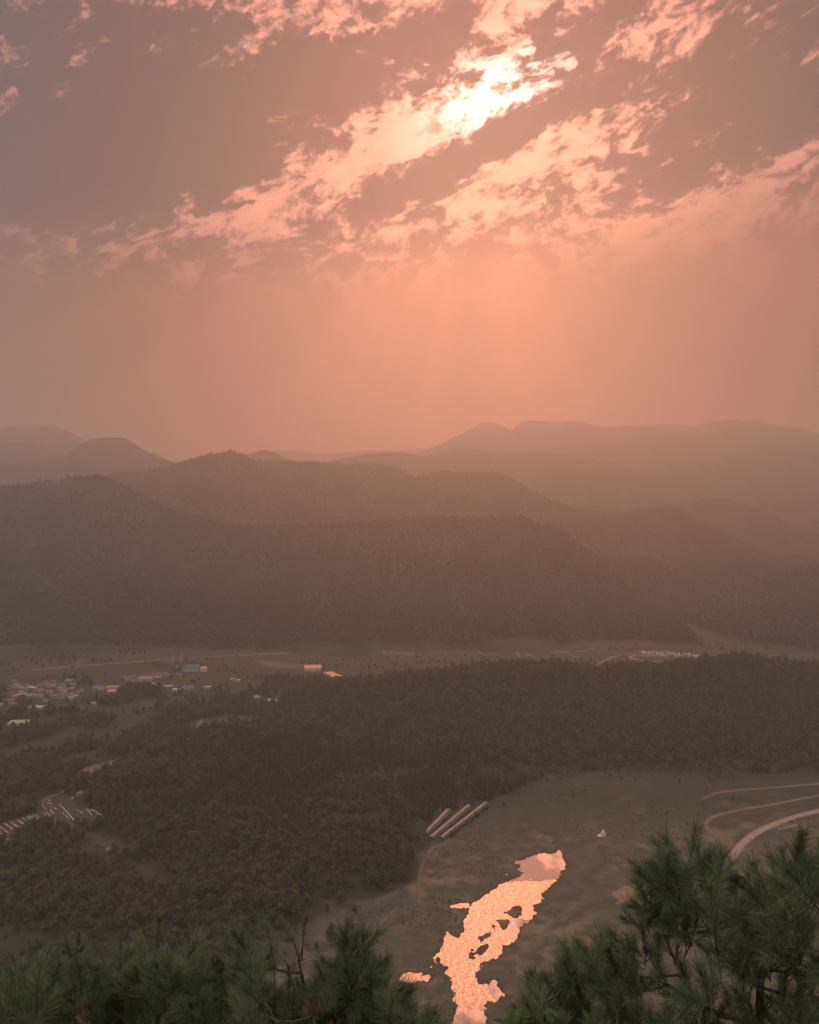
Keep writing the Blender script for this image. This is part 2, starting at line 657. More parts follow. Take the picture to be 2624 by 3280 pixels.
def ground_material():
    m, T = new_mat('valley_ground')
    pos = T.node('ShaderNodeNewGeometry').outputs['Position']
    x, y, z = T.sep(pos)
    n1 = T.noise(pos, 0.012, 4, 0.6)
    n2 = T.noise(pos, 0.09, 5, 0.65)
    n3 = T.noise(pos, 0.6, 4, 0.6)
    vor = T.node('ShaderNodeTexVoronoi')
    vor.feature = 'F1'
    T.put(vor.inputs['Vector'], T.vm('MULTIPLY', T.vm('ADD', pos, T.vm('SCALE', T.noise(pos, 0.01, 2, 0.5, col=True), scale=40.0)), (1.0, 0.55, 0.0)))
    vor.inputs['Scale'].default_value = 0.022
    cell = T.sep(vor.outputs['Color'])[0]
    grass = T.mix(T.rng(n2, 0.35, 0.65), (0.078, 0.068, 0.045), (0.125, 0.094, 0.066))
    dry = T.mix(n3, (0.16, 0.11, 0.07), (0.24, 0.16, 0.10))
    fields = T.mix(T.rng(cell, 0.2, 0.9), (0.045, 0.048, 0.028), (0.078, 0.064, 0.042))
    c = T.mix(T.m('MAXIMUM', T.rng(y, 760, 900), T.rng(x, -40, -90)), grass, fields)
    c = T.mix(T.rng(T.m('ADD', y, T.m('MULTIPLY', T.m('SUBTRACT', n1, 0.5), 200.0)), 550, 670), c, T.mix(n2, (0.040, 0.041, 0.025), (0.068, 0.057, 0.037)))
    dm = T.m('MULTIPLY', T.rng(T.m('ADD', T.m('MULTIPLY', n1, 0.6), T.m('MULTIPLY', n2, 0.4)), 0.50, 0.62), T.rng(y, 700, 560, 0.15, 0.95))
    c = T.mix(dm, c, dry)
    # forest floor under the woods, darkened to stand for shade between trees
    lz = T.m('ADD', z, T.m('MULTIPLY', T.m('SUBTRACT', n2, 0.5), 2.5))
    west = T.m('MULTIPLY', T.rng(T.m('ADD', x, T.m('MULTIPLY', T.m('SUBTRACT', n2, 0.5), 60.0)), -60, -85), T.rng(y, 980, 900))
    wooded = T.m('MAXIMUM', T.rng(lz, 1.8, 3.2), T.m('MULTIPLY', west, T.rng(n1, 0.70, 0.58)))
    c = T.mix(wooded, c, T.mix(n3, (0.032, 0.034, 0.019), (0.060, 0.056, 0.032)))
    # gravel and mud at the waterline
    wet = T.m('MULTIPLY', T.rng(z, 0.5, 0.0), T.rng(y, 760, 700))
    c = T.mix(wet, c, T.mix(n3, (0.05, 0.042, 0.034), (0.11, 0.088, 0.07)))
    c = T.mix(T.m('MULTIPLY', T.rng(n3, 0.45, 0.7), 0.35), c, (0.08, 0.072, 0.045))
    p = T.node('ShaderNodeBsdfPrincipled')
    T.put(p.inputs['Base Color'], c)
    p.inputs['Roughness'].default_value = 0.95
    p.inputs['Specular IOR Level'].default_value = 0.1
    b = T.node('ShaderNodeBump')
    b.inputs['Strength'].default_value = 0.8
    b.inputs['Distance'].default_value = 0.6
    T.put(b.inputs['Height'], T.m('ADD', T.noise(pos, 0.5, 5, 0.7), T.m('MULTIPLY', n2, 2.0)))
    T.l.new(b.outputs[0], p.inputs['Normal'])
    out_surface(T, p.outputs[0])
    return m


def build_ground():
    X = axis([(-8000, -1400, 300), (-1400, -420, 14), (-420, -70, 6), (-70, 130, 1.1), (130, 560, 6), (560, 1400, 14), (1400, 8000, 300)])
    Y = axis([(200, 330, 10), (330, 610, 1.25), (610, 1150, 6), (1150, 1500, 12), (1500, 2400, 60), (2400, 12000, 400)])
    gx, gy = np.meshgrid(X, Y)
    z = H(gx.ravel(), gy.ravel())
    v = np.stack([gx.ravel(), gy.ravel(), z], 1)
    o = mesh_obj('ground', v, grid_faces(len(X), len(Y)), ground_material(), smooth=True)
    tag(o, 'dim valley floor of grass, reeds and fields', kind='structure')
    return o


build_ground()


def build_hillside():
    """the slope the camera stands on"""
    X = axis([(-900, -60, 20), (-60, -12, 3), (-12, 12, 0.5), (12, 60, 3), (60, 900, 20)])
    Y = axis([(-600, -40, 30), (-40, -4, 3), (-4, 14, 0.5), (14, 60, 3), (60, 330, 9)])
    gx, gy = np.meshgrid(X, Y)
    x, y = gx.ravel(), gy.ravel()
    z = CAMZ - 1.62 - np.clip(y - 0.9, 0, None) * 1.0 + np.clip(-y - 6, 0, None) * 0.05
    z = z + 0.12 * fbm(x / 1.3, y / 1.3, 3, 51) * np.clip(np.hypot(x, y) / 1.5, 0.2, 1)
    far = np.clip((np.hypot(x, y) - 8) / 60, 0, 1)
    z = z + far * (9 * fbm(x / 60, y / 60, 4, 52) - 5)
    z = z - np.clip(np.abs(x) - 300, 0, None) * 0.25
    z = np.maximum(z, -6)
    v = np.stack([x, y, z], 1)
    mt = pbr('hillside_soil', (0.07, 0.06, 0.035), 0.95, 0.4, 1.2, 0.1, bump=0.6)
    o = mesh_obj('hillside', v, grid_faces(len(X), len(Y)), mt, smooth=True)
    tag(o, 'steep slope of the lookout below the pines', kind='structure')


def hillside_z(x, y):
    return CAMZ - 1.62 - max(0.0, y - 0.9)


build_hillside()


def water_material():
    m, T = new_mat('river_water')
    pos = T.node('ShaderNodeNewGeometry').outputs['Position']
    x, y, z = T.sep(pos)
    big = T.noise(pos, 0.11, 4, 0.65)
    edge = T.m('ADD', y, T.m('MULTIPLY', T.m('SUBTRACT', big, 0.5), 26.0))
    edge = T.m('ADD', edge, T.m('MULTIPLY', x, -0.10))
    rip = T.m('MULTIPLY', T.rng(edge, 520, 521.5, 1.0, 0.0), T.m('MULTIPLY', T.rng(edge, 390, 391), T.rng(x, 118, 108)))
    # still pool off the right bank
    pc = ground_at(1612, 3165)
    du = T.m('DIVIDE', T.m('SUBTRACT', x, float(pc[0])), 7.5)
    dv = T.m('DIVIDE', T.m('SUBTRACT', y, float(pc[1])), 13.0)
    pool = T.rng(T.m('ADD', T.m('MULTIPLY', du, du), T.m('MULTIPLY', dv, dv)), 0.85, 0.95)
    rip = T.m('MULTIPLY', rip, pool)
    pc = ground_at(1670, 2958)
    du = T.m('DIVIDE', T.m('SUBTRACT', x, float(pc[0])), 7.0)
    dv = T.m('DIVIDE', T.m('SUBTRACT', y, float(pc[1])), 5.0)
    pool = T.rng(T.m('ADD', T.m('MULTIPLY', du, du), T.m('MULTIPLY', dv, dv)), 0.8, 0.95, 0.0, 1.0)
    rip = T.m('MULTIPLY', rip, pool)
    vor = T.node('ShaderNodeTexVoronoi')
    vor.feature = 'DISTANCE_TO_EDGE'
    T.put(vor.inputs['Vector'], T.vm('ADD', pos, T.vm('SCALE', T.noise(pos, 0.5, 3, 0.6, col=True), scale=2.5)))
    vor.inputs['Scale'].default_value = 0.55
    flow = T.vm('MULTIPLY', pos, (1.0, 0.55, 1.0))
    hgt = T.m('ADD', T.m('MULTIPLY', T.noise(flow, 0.55, 5, 0.75, 0.6), 1.1), T.m('MULTIPLY', T.rng(vor.outputs['Distance'], 0.0, 0.3), 0.10))
    hgt = T.m('MULTIPLY', hgt, rip)
    b = T.node('ShaderNodeBump')
    b.inputs['Strength'].default_value = 1.0
    b.inputs['Distance'].default_value = 0.22
    T.put(b.inputs['Height'], hgt)
    rough = T.m('ADD', 0.02, T.m('MULTIPLY', rip, 0.30))
    g = T.node('ShaderNodeBsdfAnisotropic') if False else T.node('ShaderNodeBsdfGlossy')
    g.inputs['Color'].default_value = (0.95, 0.95, 0.95, 1)
    T.put(g.inputs['Roughness'], rough)
    T.l.new(b.outputs[0], g.inputs['Normal'])
    d = T.node('ShaderNodeBsdfDiffuse')
    d.inputs[0].default_value = (0.035, 0.032, 0.026, 1)
    mx = T.node('ShaderNodeMixShader')
    T.put(mx.inputs[0], T.m('SUBTRACT', WATER_CALM, T.m('MULTIPLY', rip, WATER_CALM - WATER_RIPPLE)))
    T.l.new(d.outputs[0], mx.inputs[1])
    T.l.new(g.outputs[0], mx.inputs[2])
    out_surface(T, mx.outputs[0])
    return m


WATER_CALM, WATER_RIPPLE = 0.80, 0.33


def build_river():
    X = axis([(-75, 190, 5)])
    Y = axis([(305, 640, 5)])
    gx, gy = np.meshgrid(X, Y)
    v = np.stack([gx.ravel(), gy.ravel(), np.full(gx.size, 0.0)], 1)
    o = mesh_obj('river', v, grid_faces(len(X), len(Y)), water_material())
    tag(o, 'glittering shallow river winding past gravel islands', kind='structure')


build_river()

# ---------------------------------------------------------------- mountains
MTN_SHADED_FLOOR = pbr('mountain_forest_floor', (0.040, 0.042, 0.026), 0.95, 0.4, 0.012, 0.05, bump=0.8, bscale=0.05)  # forest floor, kept dark to imitate the shade among the crowns
MTNS = {}


def mountain(key, label, Y, pts, width, back, lower=0.0, step=None, seed=1, rough=0.5):
    xs = np.array([at_depth(a, b, Y)[0] for a, b in pts])
    zs = np.array([at_depth(a, b, Y)[2] - lower for a, b in pts])
    step = step or Y / 170.0
    ext = 1.3 * Y * 0.505
    x0 = max(-ext, xs[0] - 2.2 * max(zs[0], 20))
    x1 = min(ext, xs[-1] + 2.2 * max(zs[-1], 20))
    X = np.arange(x0, x1 + step, step)
    sl = np.clip(1 - (xs[0] - X) / (2.2 * max(zs[0], 20)), 0, 1)
    sr = np.clip(1 - (X - xs[-1]) / (2.2 * max(zs[-1], 20)), 0, 1)
    zc = np.interp(X, xs, zs) * np.where(X < xs[0], sl, 1) * np.where(X > xs[-1], sr, 1)
    if pts[0][0] <= 0:
        zc = np.where(X < xs[0], zs[0] * (1 + 0.25 * fbm(X / (Y * 0.12), X * 0 + seed, 3, seed)), zc)
    if pts[-1][0] >= 2624:
        zc = np.where(X > xs[-1], zs[-1] * (1 + 0.25 * fbm(X / (Y * 0.12), X * 0 + seed + 5, 3, seed)), zc)
    zc = np.minimum(zc, 636)
    zc = zc + step * 0.18 * fbm(X / (step * 2.2), X * 0 + 3, 3, seed + 3)
    yc = Y + width * 0.12 * fbm(X / (Y * 0.11), X * 0 + 1, 3, seed + 4)
    D = np.concatenate([-np.linspace(1, 0, 46)[:-1] ** 1.15, np.linspace(0, 1, 14) ** 1.2])

    def height(x, y):
        z0 = np.interp(x, X, zc)
        d = y - np.interp(x, X, yc)
        wf = width * (1 + 0.22 * fbm(x / (width * 0.35), x * 0 + 7, 3, seed + 6))
        t = np.where(d < 0, np.clip(1 + d / wf, 0, 1), np.clip(1 - d / back, 0, 1))
        pr = 0.55 * t + 0.45 * t * t * (3 - 2 * t)
        g = fbm(x / (width * 0.22) + 0.3 * d / width, d / (width * 0.9), 4, seed + 9)
        pr = pr * (1 - rough * (1 - np.abs(g)) ** 2 * np.clip((1 - t) * 4, 0, 1) * np.clip(t * 3, 0, 1))
        return z0 * pr - 3.0 * (1 - t)

    gx = np.tile(X, (len(D), 1))
    gy = yc[None, :] + np.where(D[:, None] < 0, D[:, None] * width * 1.25, D[:, None] * back)
    z = height(gx.ravel(), gy.ravel())
    v = np.stack([gx.ravel(), gy.ravel(), z], 1)
    o = mesh_obj('mountain', v, grid_faces(len(X), len(D)), MTN_SHADED_FLOOR, smooth=True)
    tag(o, label, kind='structure')
    MTNS[key] = (X, yc, width, height)
    return o


mountain('left', 'dark wooded mountain shoulder at the left edge above the village', 1780,
         [(-300, 1560), (0, 1547), (60, 1546), (130, 1534), (200, 1526), (270, 1514), (310, 1508), (360, 1524), (420, 1552), (520, 1600), (640, 1640),
          (760, 1672), (900, 1720), (1050, 1790)], 460, 300, 8, seed=11)
mountain('spur', 'wooded mountain spur falling to the right behind the valley road', 1820,
         [(300, 1700), (560, 1668), (760, 1668), (900, 1672), (1080, 1664), (1250, 1652), (1400, 1646), (1520, 1648), (1650, 1640), (1700, 1652), (1728, 1672),
          (1770, 1670), (1810, 1690), (1870, 1745), (1930, 1785), (1970, 1812), (2010, 1860), (2070, 1925), (2150, 1985), (2260, 2035)],
         470, 300, 8, seed=23)
mountain('right_low', 'low shadowed slope at the right edge of the valley', 1700,
         [(1850, 2070), (1960, 2030), (2080, 1990), (2170, 1955), (2260, 1915), (2380, 1870), (2480, 1850), (2560, 1815), (2640, 1800)], 430, 300, 8, seed=29)
mountain('peak', 'long forested ridge with a small pointed summit', 2450,
         [(250, 1560), (380, 1510), (480, 1506), (550, 1492), (620, 1468), (690, 1450), (725, 1446), (755, 1438), (785, 1448), (820, 1468), (900, 1470), (1000, 1474), (1110, 1480),
          (1200, 1477), (1250, 1482), (1300, 1505), (1332, 1522), (1370, 1508), (1420, 1497), (1470, 1504), (1540, 1509), (1595, 1500), (1640, 1522),
          (1700, 1562), (1760, 1592), (1830, 1615), (1900, 1630), (2000, 1632), (2080, 1624), (2165, 1614), (2210, 1635), (2270, 1672), (2350, 1710),
          (2420, 1745), (2470, 1770), (2530, 1768), (2580, 1773), (2640, 1762)], 880, 420, 8, seed=37)
mountain('behind_right', 'faint rounded hill behind the saddle on the right', 2900,
         [(2100, 1640), (2190, 1615), (2250, 1600), (2290, 1592), (2330, 1594), (2400, 1618), (2460, 1645), (2540, 1680), (2640, 1710)], 600, 500, 5, seed=41)
mountain('cone', 'flat topped hazy hill on the left skyline', 3250,
         [(-80, 1500), (60, 1480), (140, 1478), (200, 1462), (250, 1440), (285, 1420), (310, 1408), (340, 1403), (405, 1400), (430, 1412), (460, 1432), (500, 1450),
          (540, 1468), (580, 1485), (680, 1530)], 700, 600, 4, seed=43)
mountain('bump', 'small pale hill peeping over the long ridge', 3300,
         [(680, 1500), (760, 1462), (800, 1449), (850, 1440), (875, 1444), (905, 1460), (940, 1474), (1020, 1510)], 700, 600, 2, seed=47)
mountain('mid_right', 'pale wooded ridge in front of the far right range', 3250,
         [(1000, 1490), (1080, 1468), (1150, 1454), (1200, 1449), (1290, 1445), (1320, 1452), (1360, 1460), (1400, 1455), (1450, 1440), (1490, 1432),
          (1530, 1440), (1590, 1450), (1640, 1447), (1780, 1455), (1850, 1465), (1920, 1478), (1990, 1492), (2080, 1530), (2180, 1570)],
         800, 700, 2, seed=53)
mountain('far_left_low', 'hazy low ridge at the far left edge', 3600,
         [(-200, 1425), (0, 1421), (60, 1416), (100, 1418), (150, 1430), (190, 1447), (280, 1480)], 900, 800, 0, seed=59)
mountain('far_left', 'faintest broad mountain at the far left', 4250,
         [(-200, 1380), (0, 1366), (50, 1358), (110, 1358), (170, 1362), (210, 1376), (260, 1398), (310, 1425), (420, 1470)], 1200, 900, 0, seed=61)
mountain('far_right', 'long pale mountain range on the right skyline', 4000,
         [(1280, 1480), (1380, 1440), (1420, 1422), (1450, 1402), (1490, 1385), (1530, 1360), (1560, 1352), (1595, 1357), (1625, 1375), (1640, 1381), (1660, 1357),
          (1680, 1351), (1725, 1348), (1765, 1354), (1790, 1356), (1830, 1352), (1880, 1359), (1920, 1369), (1980, 1368), (2040, 1370), (2100, 1362), (2160, 1364),
          (2200, 1371), (2260, 1356), (2310, 1347), (2355, 1355), (2400, 1347), (2440, 1362), (2500, 1372), (2570, 1378), (2640, 1392)],
         1500, 1000, 0, seed=67)
mountain('farthest', 'faintest low hills on the middle skyline', 5200,
         [(780, 1470), (860, 1440), (930, 1441), (1000, 1452), (1050, 1452), (1140, 1442), (1220, 1437), (1310, 1434), (1400, 1428), (1500, 1430)],
         1500, 1000, 0, seed=71)

# ---------------------------------------------------------------- haze
HAZE_DENS = 4.5e-4


def build_haze():
    b = MB()
    x0, x1, y0, y1, z0, z1 = -8300, 8300, -800, 12400, -8, 665
    b.box(((x0 + x1) / 2, (y0 + y1) / 2, (z0 + z1) / 2), (x1 - x0, y1 - y0, z1 - z0))
    m, T = new_mat('haze_air')
    v = T.node('ShaderNodeVolumePrincipled')
    v.inputs['Color'].default_value = (0.74, 0.90, 1.0, 1)
    v.inputs['Absorption Color'].default_value = (1, 1, 1, 1)
    v.inputs['Density'].default_value = HAZE_DENS
    v.inputs['Anisotropy'].default_value = 0.70
    o = T.node('ShaderNodeOutputMaterial')
    T.l.new(v.outputs[0], o.inputs['Volume'])
    h = b.build('haze', m)
    tag(h, 'warm smoky haze filling the valley air', kind='stuff')


build_haze()


# ================================================================ tracks, fields
def ribbon(name, label, pts, width, mat, lift=0.22, cat=None, kind='structure', px=True, step=4.0, taper=None):
    """a track draped over the ground along points of the photograph"""
    P = [on_ground(a, b)[:2] for a, b in pts] if px else [np.array(p[:2], float) for p in pts]
    # Catmull-Rom
    Q = []
    for i in range(len(P) - 1):
        p0, p1, p2, p3 = P[max(i - 1, 0)], P[i], P[i + 1], P[min(i + 2, len(P) - 1)]
        n = max(2, int(np.linalg.norm(p2 - p1) / step))
        for k in range(n):
            t = k / n
            Q.append(0.5 * ((2 * p1) + (p2 - p0) * t + (2 * p0 - 5 * p1 + 4 * p2 - p3) * t * t + (-p0 + 3 * p1 - 3 * p2 + p3) * t ** 3))
    Q.append(P[-1])
    Q = np.array(Q)
    tg = np.gradient(Q, axis=0)
    tg /= np.linalg.norm(tg, axis=1)[:, None] + 1e-9
    nr = np.stack([-tg[:, 1], tg[:, 0]], 1)
    w = width * (1 + 0.12 * fbm(np.arange(len(Q)) / 3.0, np.zeros(len(Q)), 2, 5))
    cols = []
    offs = (-0.5, -0.47, 0.0, 0.47, 0.5)
    for k, f in enumerate(offs):
        c = Q + nr * (w * f)[:, None]
        z = H(c[:, 0], c[:, 1]) + (lift if abs(f) < 0.49 else -0.3)
        cols.append(np.column_stack([c, z]))
    v = np.stack(cols, 1).reshape(-1, 3)
    o = mesh_obj(name, v, grid_faces(5, len(Q))[:, ::-1], mat, smooth=True)
    tag(o, label, cat, kind=kind)
    return o, Q


M_TRACK = pbr('pale_concrete_track', (0.30, 0.20, 0.155), 0.9, 0.15, 0.4, 0.2)
M_DIRT = pbr('earth_track', (0.18, 0.122, 0.09), 0.95, 0.2, 0.3, 0.1)
M_DIRT2 = pbr('worn_grass_track', (0.15, 0.105, 0.07), 0.95, 0.25, 0.3, 0.1)
M_SOIL = pbr('ploughed_soil', (0.17, 0.10, 0.075), 0.95, 0.2, 0.15, 0.1, bump=0.6, bscale=1.0)
M_SOIL_DARK = pbr('dark_garden_soil', (0.075, 0.055, 0.04), 0.95, 0.25, 0.3, 0.1, bump=0.5, bscale=1.0)
M_ORCH = pbr('red_earth_field', (0.12, 0.078, 0.055), 0.95, 0.25, 0.05, 0.1)

NO_TREES = []          # polygons kept clear of trees


def keep_clear(poly):
    NO_TREES.append(np.array(poly))


def clear_line(Q, w):
    for a, b in zip(Q[:-1:3], Q[3::3]):
        n = np.array([-(b - a)[1], (b - a)[0]])
        n = n / (np.linalg.norm(n) + 1e-9) * w
        keep_clear([a + n, b + n, b - n, a - n])


def patch(name, label, pts, mat, lift=0.15, kind='structure', res=4.0, px=True):
    poly = np.array([on_ground(a, b)[:2] for a, b in pts]) if px else np.array(pts)
    x0, y0 = poly.min(0) - res
    x1, y1 = poly.max(0) + res
    X = np.arange(x0, x1 + res, res)
    Y = np.arange(y0, y1 + res, res)
    gx, gy = np.meshgrid(X, Y)
    s = poly_sd(gx.ravel(), gy.ravel(), poly) + 1.2 * fbm(gx.ravel() / 7, gy.ravel() / 7, 2, 77)
    z = H(gx.ravel(), gy.ravel()) + np.clip(lift - np.clip(s, 0, None) * 0.25, -1.5, lift)
    f = grid_faces(len(X), len(Y))
    keep = (s[f] < res * 1.5).any(1)
    o = mesh_obj(name, np.stack([gx.ravel(), gy.ravel(), z], 1), f[keep], mat, smooth=True)
    tag(o, label, kind=kind)
    keep_clear(poly)
    return o, poly


ROADS = {}
for nm, lab, pts, w, mt in (
    ('road', 'pale concrete road curving behind the right pine', [(2290, 2790), (2335, 2755), (2375, 2705), (2410, 2675), (2460, 2648), (2520, 2625), (2575, 2608), (2660, 2590)], 6.2, M_TRACK),
    ('path', 'thin hooked earth path above the curved road', [(2320, 2690), (2280, 2668), (2262, 2650), (2264, 2632), (2290, 2614), (2345, 2600), (2420, 2586), (2500, 2572), (2570, 2558), (2660, 2542)], 3.6, M_DIRT),
    ('path', 'grassy track along the foot of the right ridge', [(2250, 2560), (2300, 2540), (2380, 2530), (2460, 2524), (2560, 2516), (2660, 2506)], 4.0, M_DIRT2),
    ('path', 'short light path right of the white pickets', [(2540, 2625), (2560, 2640), (2590, 2655), (2660, 2665)], 2.0, M_DIRT),
    ('road', 'long valley road at the foot of the mountains', [(90, 2150), (150, 2142), (250, 2133), (400, 2122), (560, 2110), (720, 2101), (860, 2095), (1000, 2089), (1120, 2087), (1240, 2090), (1330, 2097)], 6.5, M_DIRT),
    ('path', 'hooked lane leaving the valley road on the right', [(1262, 2092), (1255, 2082), (1235, 2076), (1190, 2073)], 5.0, M_DIRT),
    ('path', 'short lane rising from the valley road above the village', [(245, 2129), (258, 2117), (280, 2109)], 4.5, M_DIRT2),
    ('path', 'wavy footpath left of the far meadow loops', [(1560, 2063), (1530, 2064), (1516, 2070), (1522, 2078), (1540, 2083), (1532, 2089), (1545, 2096), (1560, 2102)], 5.0, M_DIRT),
    ('path', 'bent footpath in the far meadow beside the loops', [(1610, 2065), (1645, 2073), (1657, 2085), (1660, 2102)], 5.0, M_DIRT),
    ('path', 'long looping footpath across the far meadow', [(1712, 2106), (1690, 2097), (1690, 2092), (1720, 2088), (1780, 2086), (1840, 2088), (1880, 2083), (1900, 2076)], 4.5, M_DIRT),
    ('path', 'far meadow footpath bending towards the trees', [(1650, 2073), (1720, 2081), (1770, 2093), (1810, 2090), (1835, 2100), (1860, 2108)], 4.0, M_DIRT),
    ('path', 'light track dropping from the glinting lot to the trees', [(2055, 2084), (2010, 2095), (1960, 2106), (1925, 2122), (1890, 2134)], 6.0, M_DIRT),
    ('path', 'curved lane along the near edge of the glinting lot', [(2050, 2096), (2020, 2104), (2035, 2112), (2080, 2118), (2150, 2122)], 4.0, M_TRACK),
    ('path', 'earth lane curving past the brown field', [(305, 2492), (270, 2503), (235, 2513), (212, 2527), (198, 2540)], 3.4, M_DIRT),
    ('path', 'bent earth lane at the corner of the plastic rows', [(198, 2540), (160, 2552), (142, 2562), (137, 2578), (150, 2596)], 2.6, M_DIRT2),
    ('path', 'short bright lane bend on the wooded slope', [(640, 2332), (636, 2322), (642, 2312), (648, 2305)], 4.0, M_DIRT),
    ('path', 'pale lane below the scattered sheds', [(760, 2302), (800, 2304), (850, 2304)], 3.5, M_DIRT),
    ('path', 'earth lane winding up the river bank to the greenhouses', [(1345, 2900), (1340, 2850), (1345, 2800), (1362, 2750), (1390, 2710)], 2.5, M_DIRT2),
    ('path', 'straight double wheel track near the left pine', [(1190, 2990), (1230, 2950), (1275, 2905)], 2.2, M_DIRT2),
):
    o, Q = ribbon(nm, lab, pts, w, mt)
    clear_line(Q, w * 0.5 + 4)
    ROADS[lab] = Q

patch('field', 'bare brown ploughed field on the left slope', [(240, 2478), (245, 2494), (300, 2492), (330, 2478), (360, 2462), (395, 2445), (425, 2422), (340, 2440), (280, 2455)], M_SOIL)
patch('field', 'dark garden plot with rows of pale plastic', [(-60, 2640), (0, 2640), (60, 2622), (120, 2602), (150, 2560), (200, 2545), (265, 2585), (335, 2612), (320, 2625), (260, 2650), (235, 2668), (120, 2645), (80, 2668), (40, 2700), (-80, 2720)], M_SOIL_DARK)
patch('field', 'reddish bare field right of the far church', [(810, 2112), (900, 2120), (975, 2128), (985, 2140), (930, 2142), (850, 2135)], M_ORCH)
patch('field', 'rusty earth plot beside the orange roofed house', [(385, 2165), (450, 2160), (520, 2150), (560, 2160), (470, 2185), (400, 2200)], M_ORCH)
patch('field', 'pale gravel lot behind the wooded ridge', [(2050, 2085), (2075, 2084), (2150, 2087), (2200, 2092), (2255, 2099), (2250, 2108), (2180, 2104), (2110, 2103), (2050, 2102)], M_DIRT)
patch('field', 'tan dry reed bed between river and right pine', [(1960, 2860), (2010, 2835), (2090, 2815), (2180, 2810), (2190, 2850), (2120, 2890), (2020, 2905), (1980, 2895)],
      pbr('dry_reed_bed', (0.22, 0.14, 0.085), 0.95, 0.35, 0.35, 0.05, bump=0.8, bscale=0.8), 0.1)
patch('field', 'small light green terrace on the wooded slope', [(540, 2340), (620, 2310), (720, 2290), (850, 2296), (830, 2320), (700, 2330), (600, 2350)], pbr('terrace_grass', (0.06, 0.064, 0.034), 0.95, 0.2, 0.1, 0.05), 0.1)
patch('field', 'overgrown strip of yellow grass beside the blue hut', [(250, 2660), (300, 2665), (360, 2690), (430, 2715), (420, 2740), (340, 2720), (270, 2690)], pbr('yellow_grass', (0.075, 0.065, 0.036), 0.95, 0.5, 0.5, 0.05), 0.1)

# ================================================================ trees
LEAF_A = leaf_mat('broadleaf_foliage', (0.080, 0.092, 0.048), (0.150, 0.148, 0.075), 0.48)
LEAF_B = leaf_mat('autumn_tinged_foliage', (0.135, 0.115, 0.062), (0.205, 0.158, 0.082), 0.55)
LEAF_C = leaf_mat('conifer_foliage', (0.055, 0.066, 0.042), (0.085, 0.092, 0.055), 0.3)
LEAF_FAR = leaf_mat('far_canopy', (0.060, 0.066, 0.038), (0.078, 0.078, 0.045), 0.45)
BARK = pbr('bark', (0.075, 0.052, 0.038), 0.9, 0.3, 3.0, 0.1)


def crown_mesh(name, mat, nleaf, size, kind, seed, h=8.0, w=3.6, rnd=0.42, rise=0.45):
    rg = np.random.default_rng(seed)
    lobes = []
    if kind == 'round':
        nl = 9
        for i in range(nl):
            a = rg.uniform(0, 6.28)
            r = rg.uniform(0.1, 0.62) * w
            zz = rg.uniform(0.36, 0.80) * h
            lobes.append((r * math.cos(a), r * math.sin(a), zz, rg.uniform(0.28, 0.46) * w, rg.uniform(0.26, 0.42) * w))
        lobes.append((0, 0, 0.86 * h, 0.4 * w, 0.12 * h))
    else:
        for i in range(9):
            t = (i + 0.5) / 9
            a = rg.uniform(0, 6.28)
            rr = w * (1 - t) * 0.75 + 0.12 * w
            r = rr * 0.35
            lobes.append((r * math.cos(a), r * math.sin(a), h * (0.16 + 0.8 * t), rr * 0.8, h * 0.09))
    vs, fs = [], []
    vol = np.array([l[3] ** 2 for l in lobes])
    pick = rg.choice(len(lobes), nleaf, p=vol / vol.sum())
    for k in pick:
        cx, cy, cz, rx, rz = lobes[k]
        d = rg.normal(size=3)
        d /= np.linalg.norm(d)
        q = rg.uniform(0.55, 1.08)
        c = np.array([cx + d[0] * rx * q, cy + d[1] * rx * q, cz + d[2] * rz * q])
        n = d * 0.8 + rg.normal(size=3) * rnd + np.array([0, 0, rise])
        n /= np.linalg.norm(n)
        u = np.cross(n, rg.normal(size=3))
        u /= np.linalg.norm(u) + 1e-9
        t = np.cross(n, u)
        s = size * rg.uniform(0.6, 1.3)
        b = len(vs)
        vs += [c - u * s * 0.5, c + t * s * 0.42 + n * s * 0.12, c + u * s * 0.55, c - t * s * 0.42 - n * s * 0.1]
        fs += [(b, b + 1, b + 2), (b, b + 2, b + 3)]
    me = bpy.data.meshes.new(name)
    me.from_pydata([tuple(v) for v in vs], [], fs)
    me.materials.append(mat)
    return me


def trunk_mesh(name, h, w, seed):
    rg = random.Random(seed)
    b = MB()
    lean = (rg.uniform(-.3, .3), rg.uniform(-.3, .3))
    top = 0.75 * h
    b.tube([(0, 0, -0.8), (0, 0, 0.2), (lean[0] * .4, lean[1] * .4, top * .5), (lean[0], lean[1], top)], [0.24, 0.19, 0.13, 0.04], 6)
    for i in range(5):
        a = rg.uniform(0, 6.28)
        z = h * rg.uniform(.25, .5)
        L = w * rg.uniform(.5, .8)
        b.tube([(lean[0] * .4, lean[1] * .4, z), (L * .5 * math.cos(a), L * .5 * math.sin(a), z + h * .12), (L * math.cos(a), L * math.sin(a), z + h * .28)], [.08, .06, .02], 4)
    return b.mesh(name, BARK)


KINDS = []
for i in range(4):
    KINDS.append(('broadleaf_tree', 'tree', crown_mesh('crown', LEAF_A, 330, 0.95, 'round', 100 + i, 8.5, 3.7), trunk_mesh('trunk', 8.5, 3.7, i)))
for i in range(2):
    KINDS.append(('autumn_tree', 'tree', crown_mesh('crown', LEAF_B, 300, 0.9, 'round', 120 + i, 8.0, 3.3), trunk_mesh('trunk', 8.0, 3.3, i + 9)))
for i in range(2):
    KINDS.append(('conifer_tree', 'tree', crown_mesh('crown', LEAF_C, 300, 0.85, 'cone', 140 + i, 10.5, 2.5), trunk_mesh('trunk', 10.5, 1.6, i + 19)))

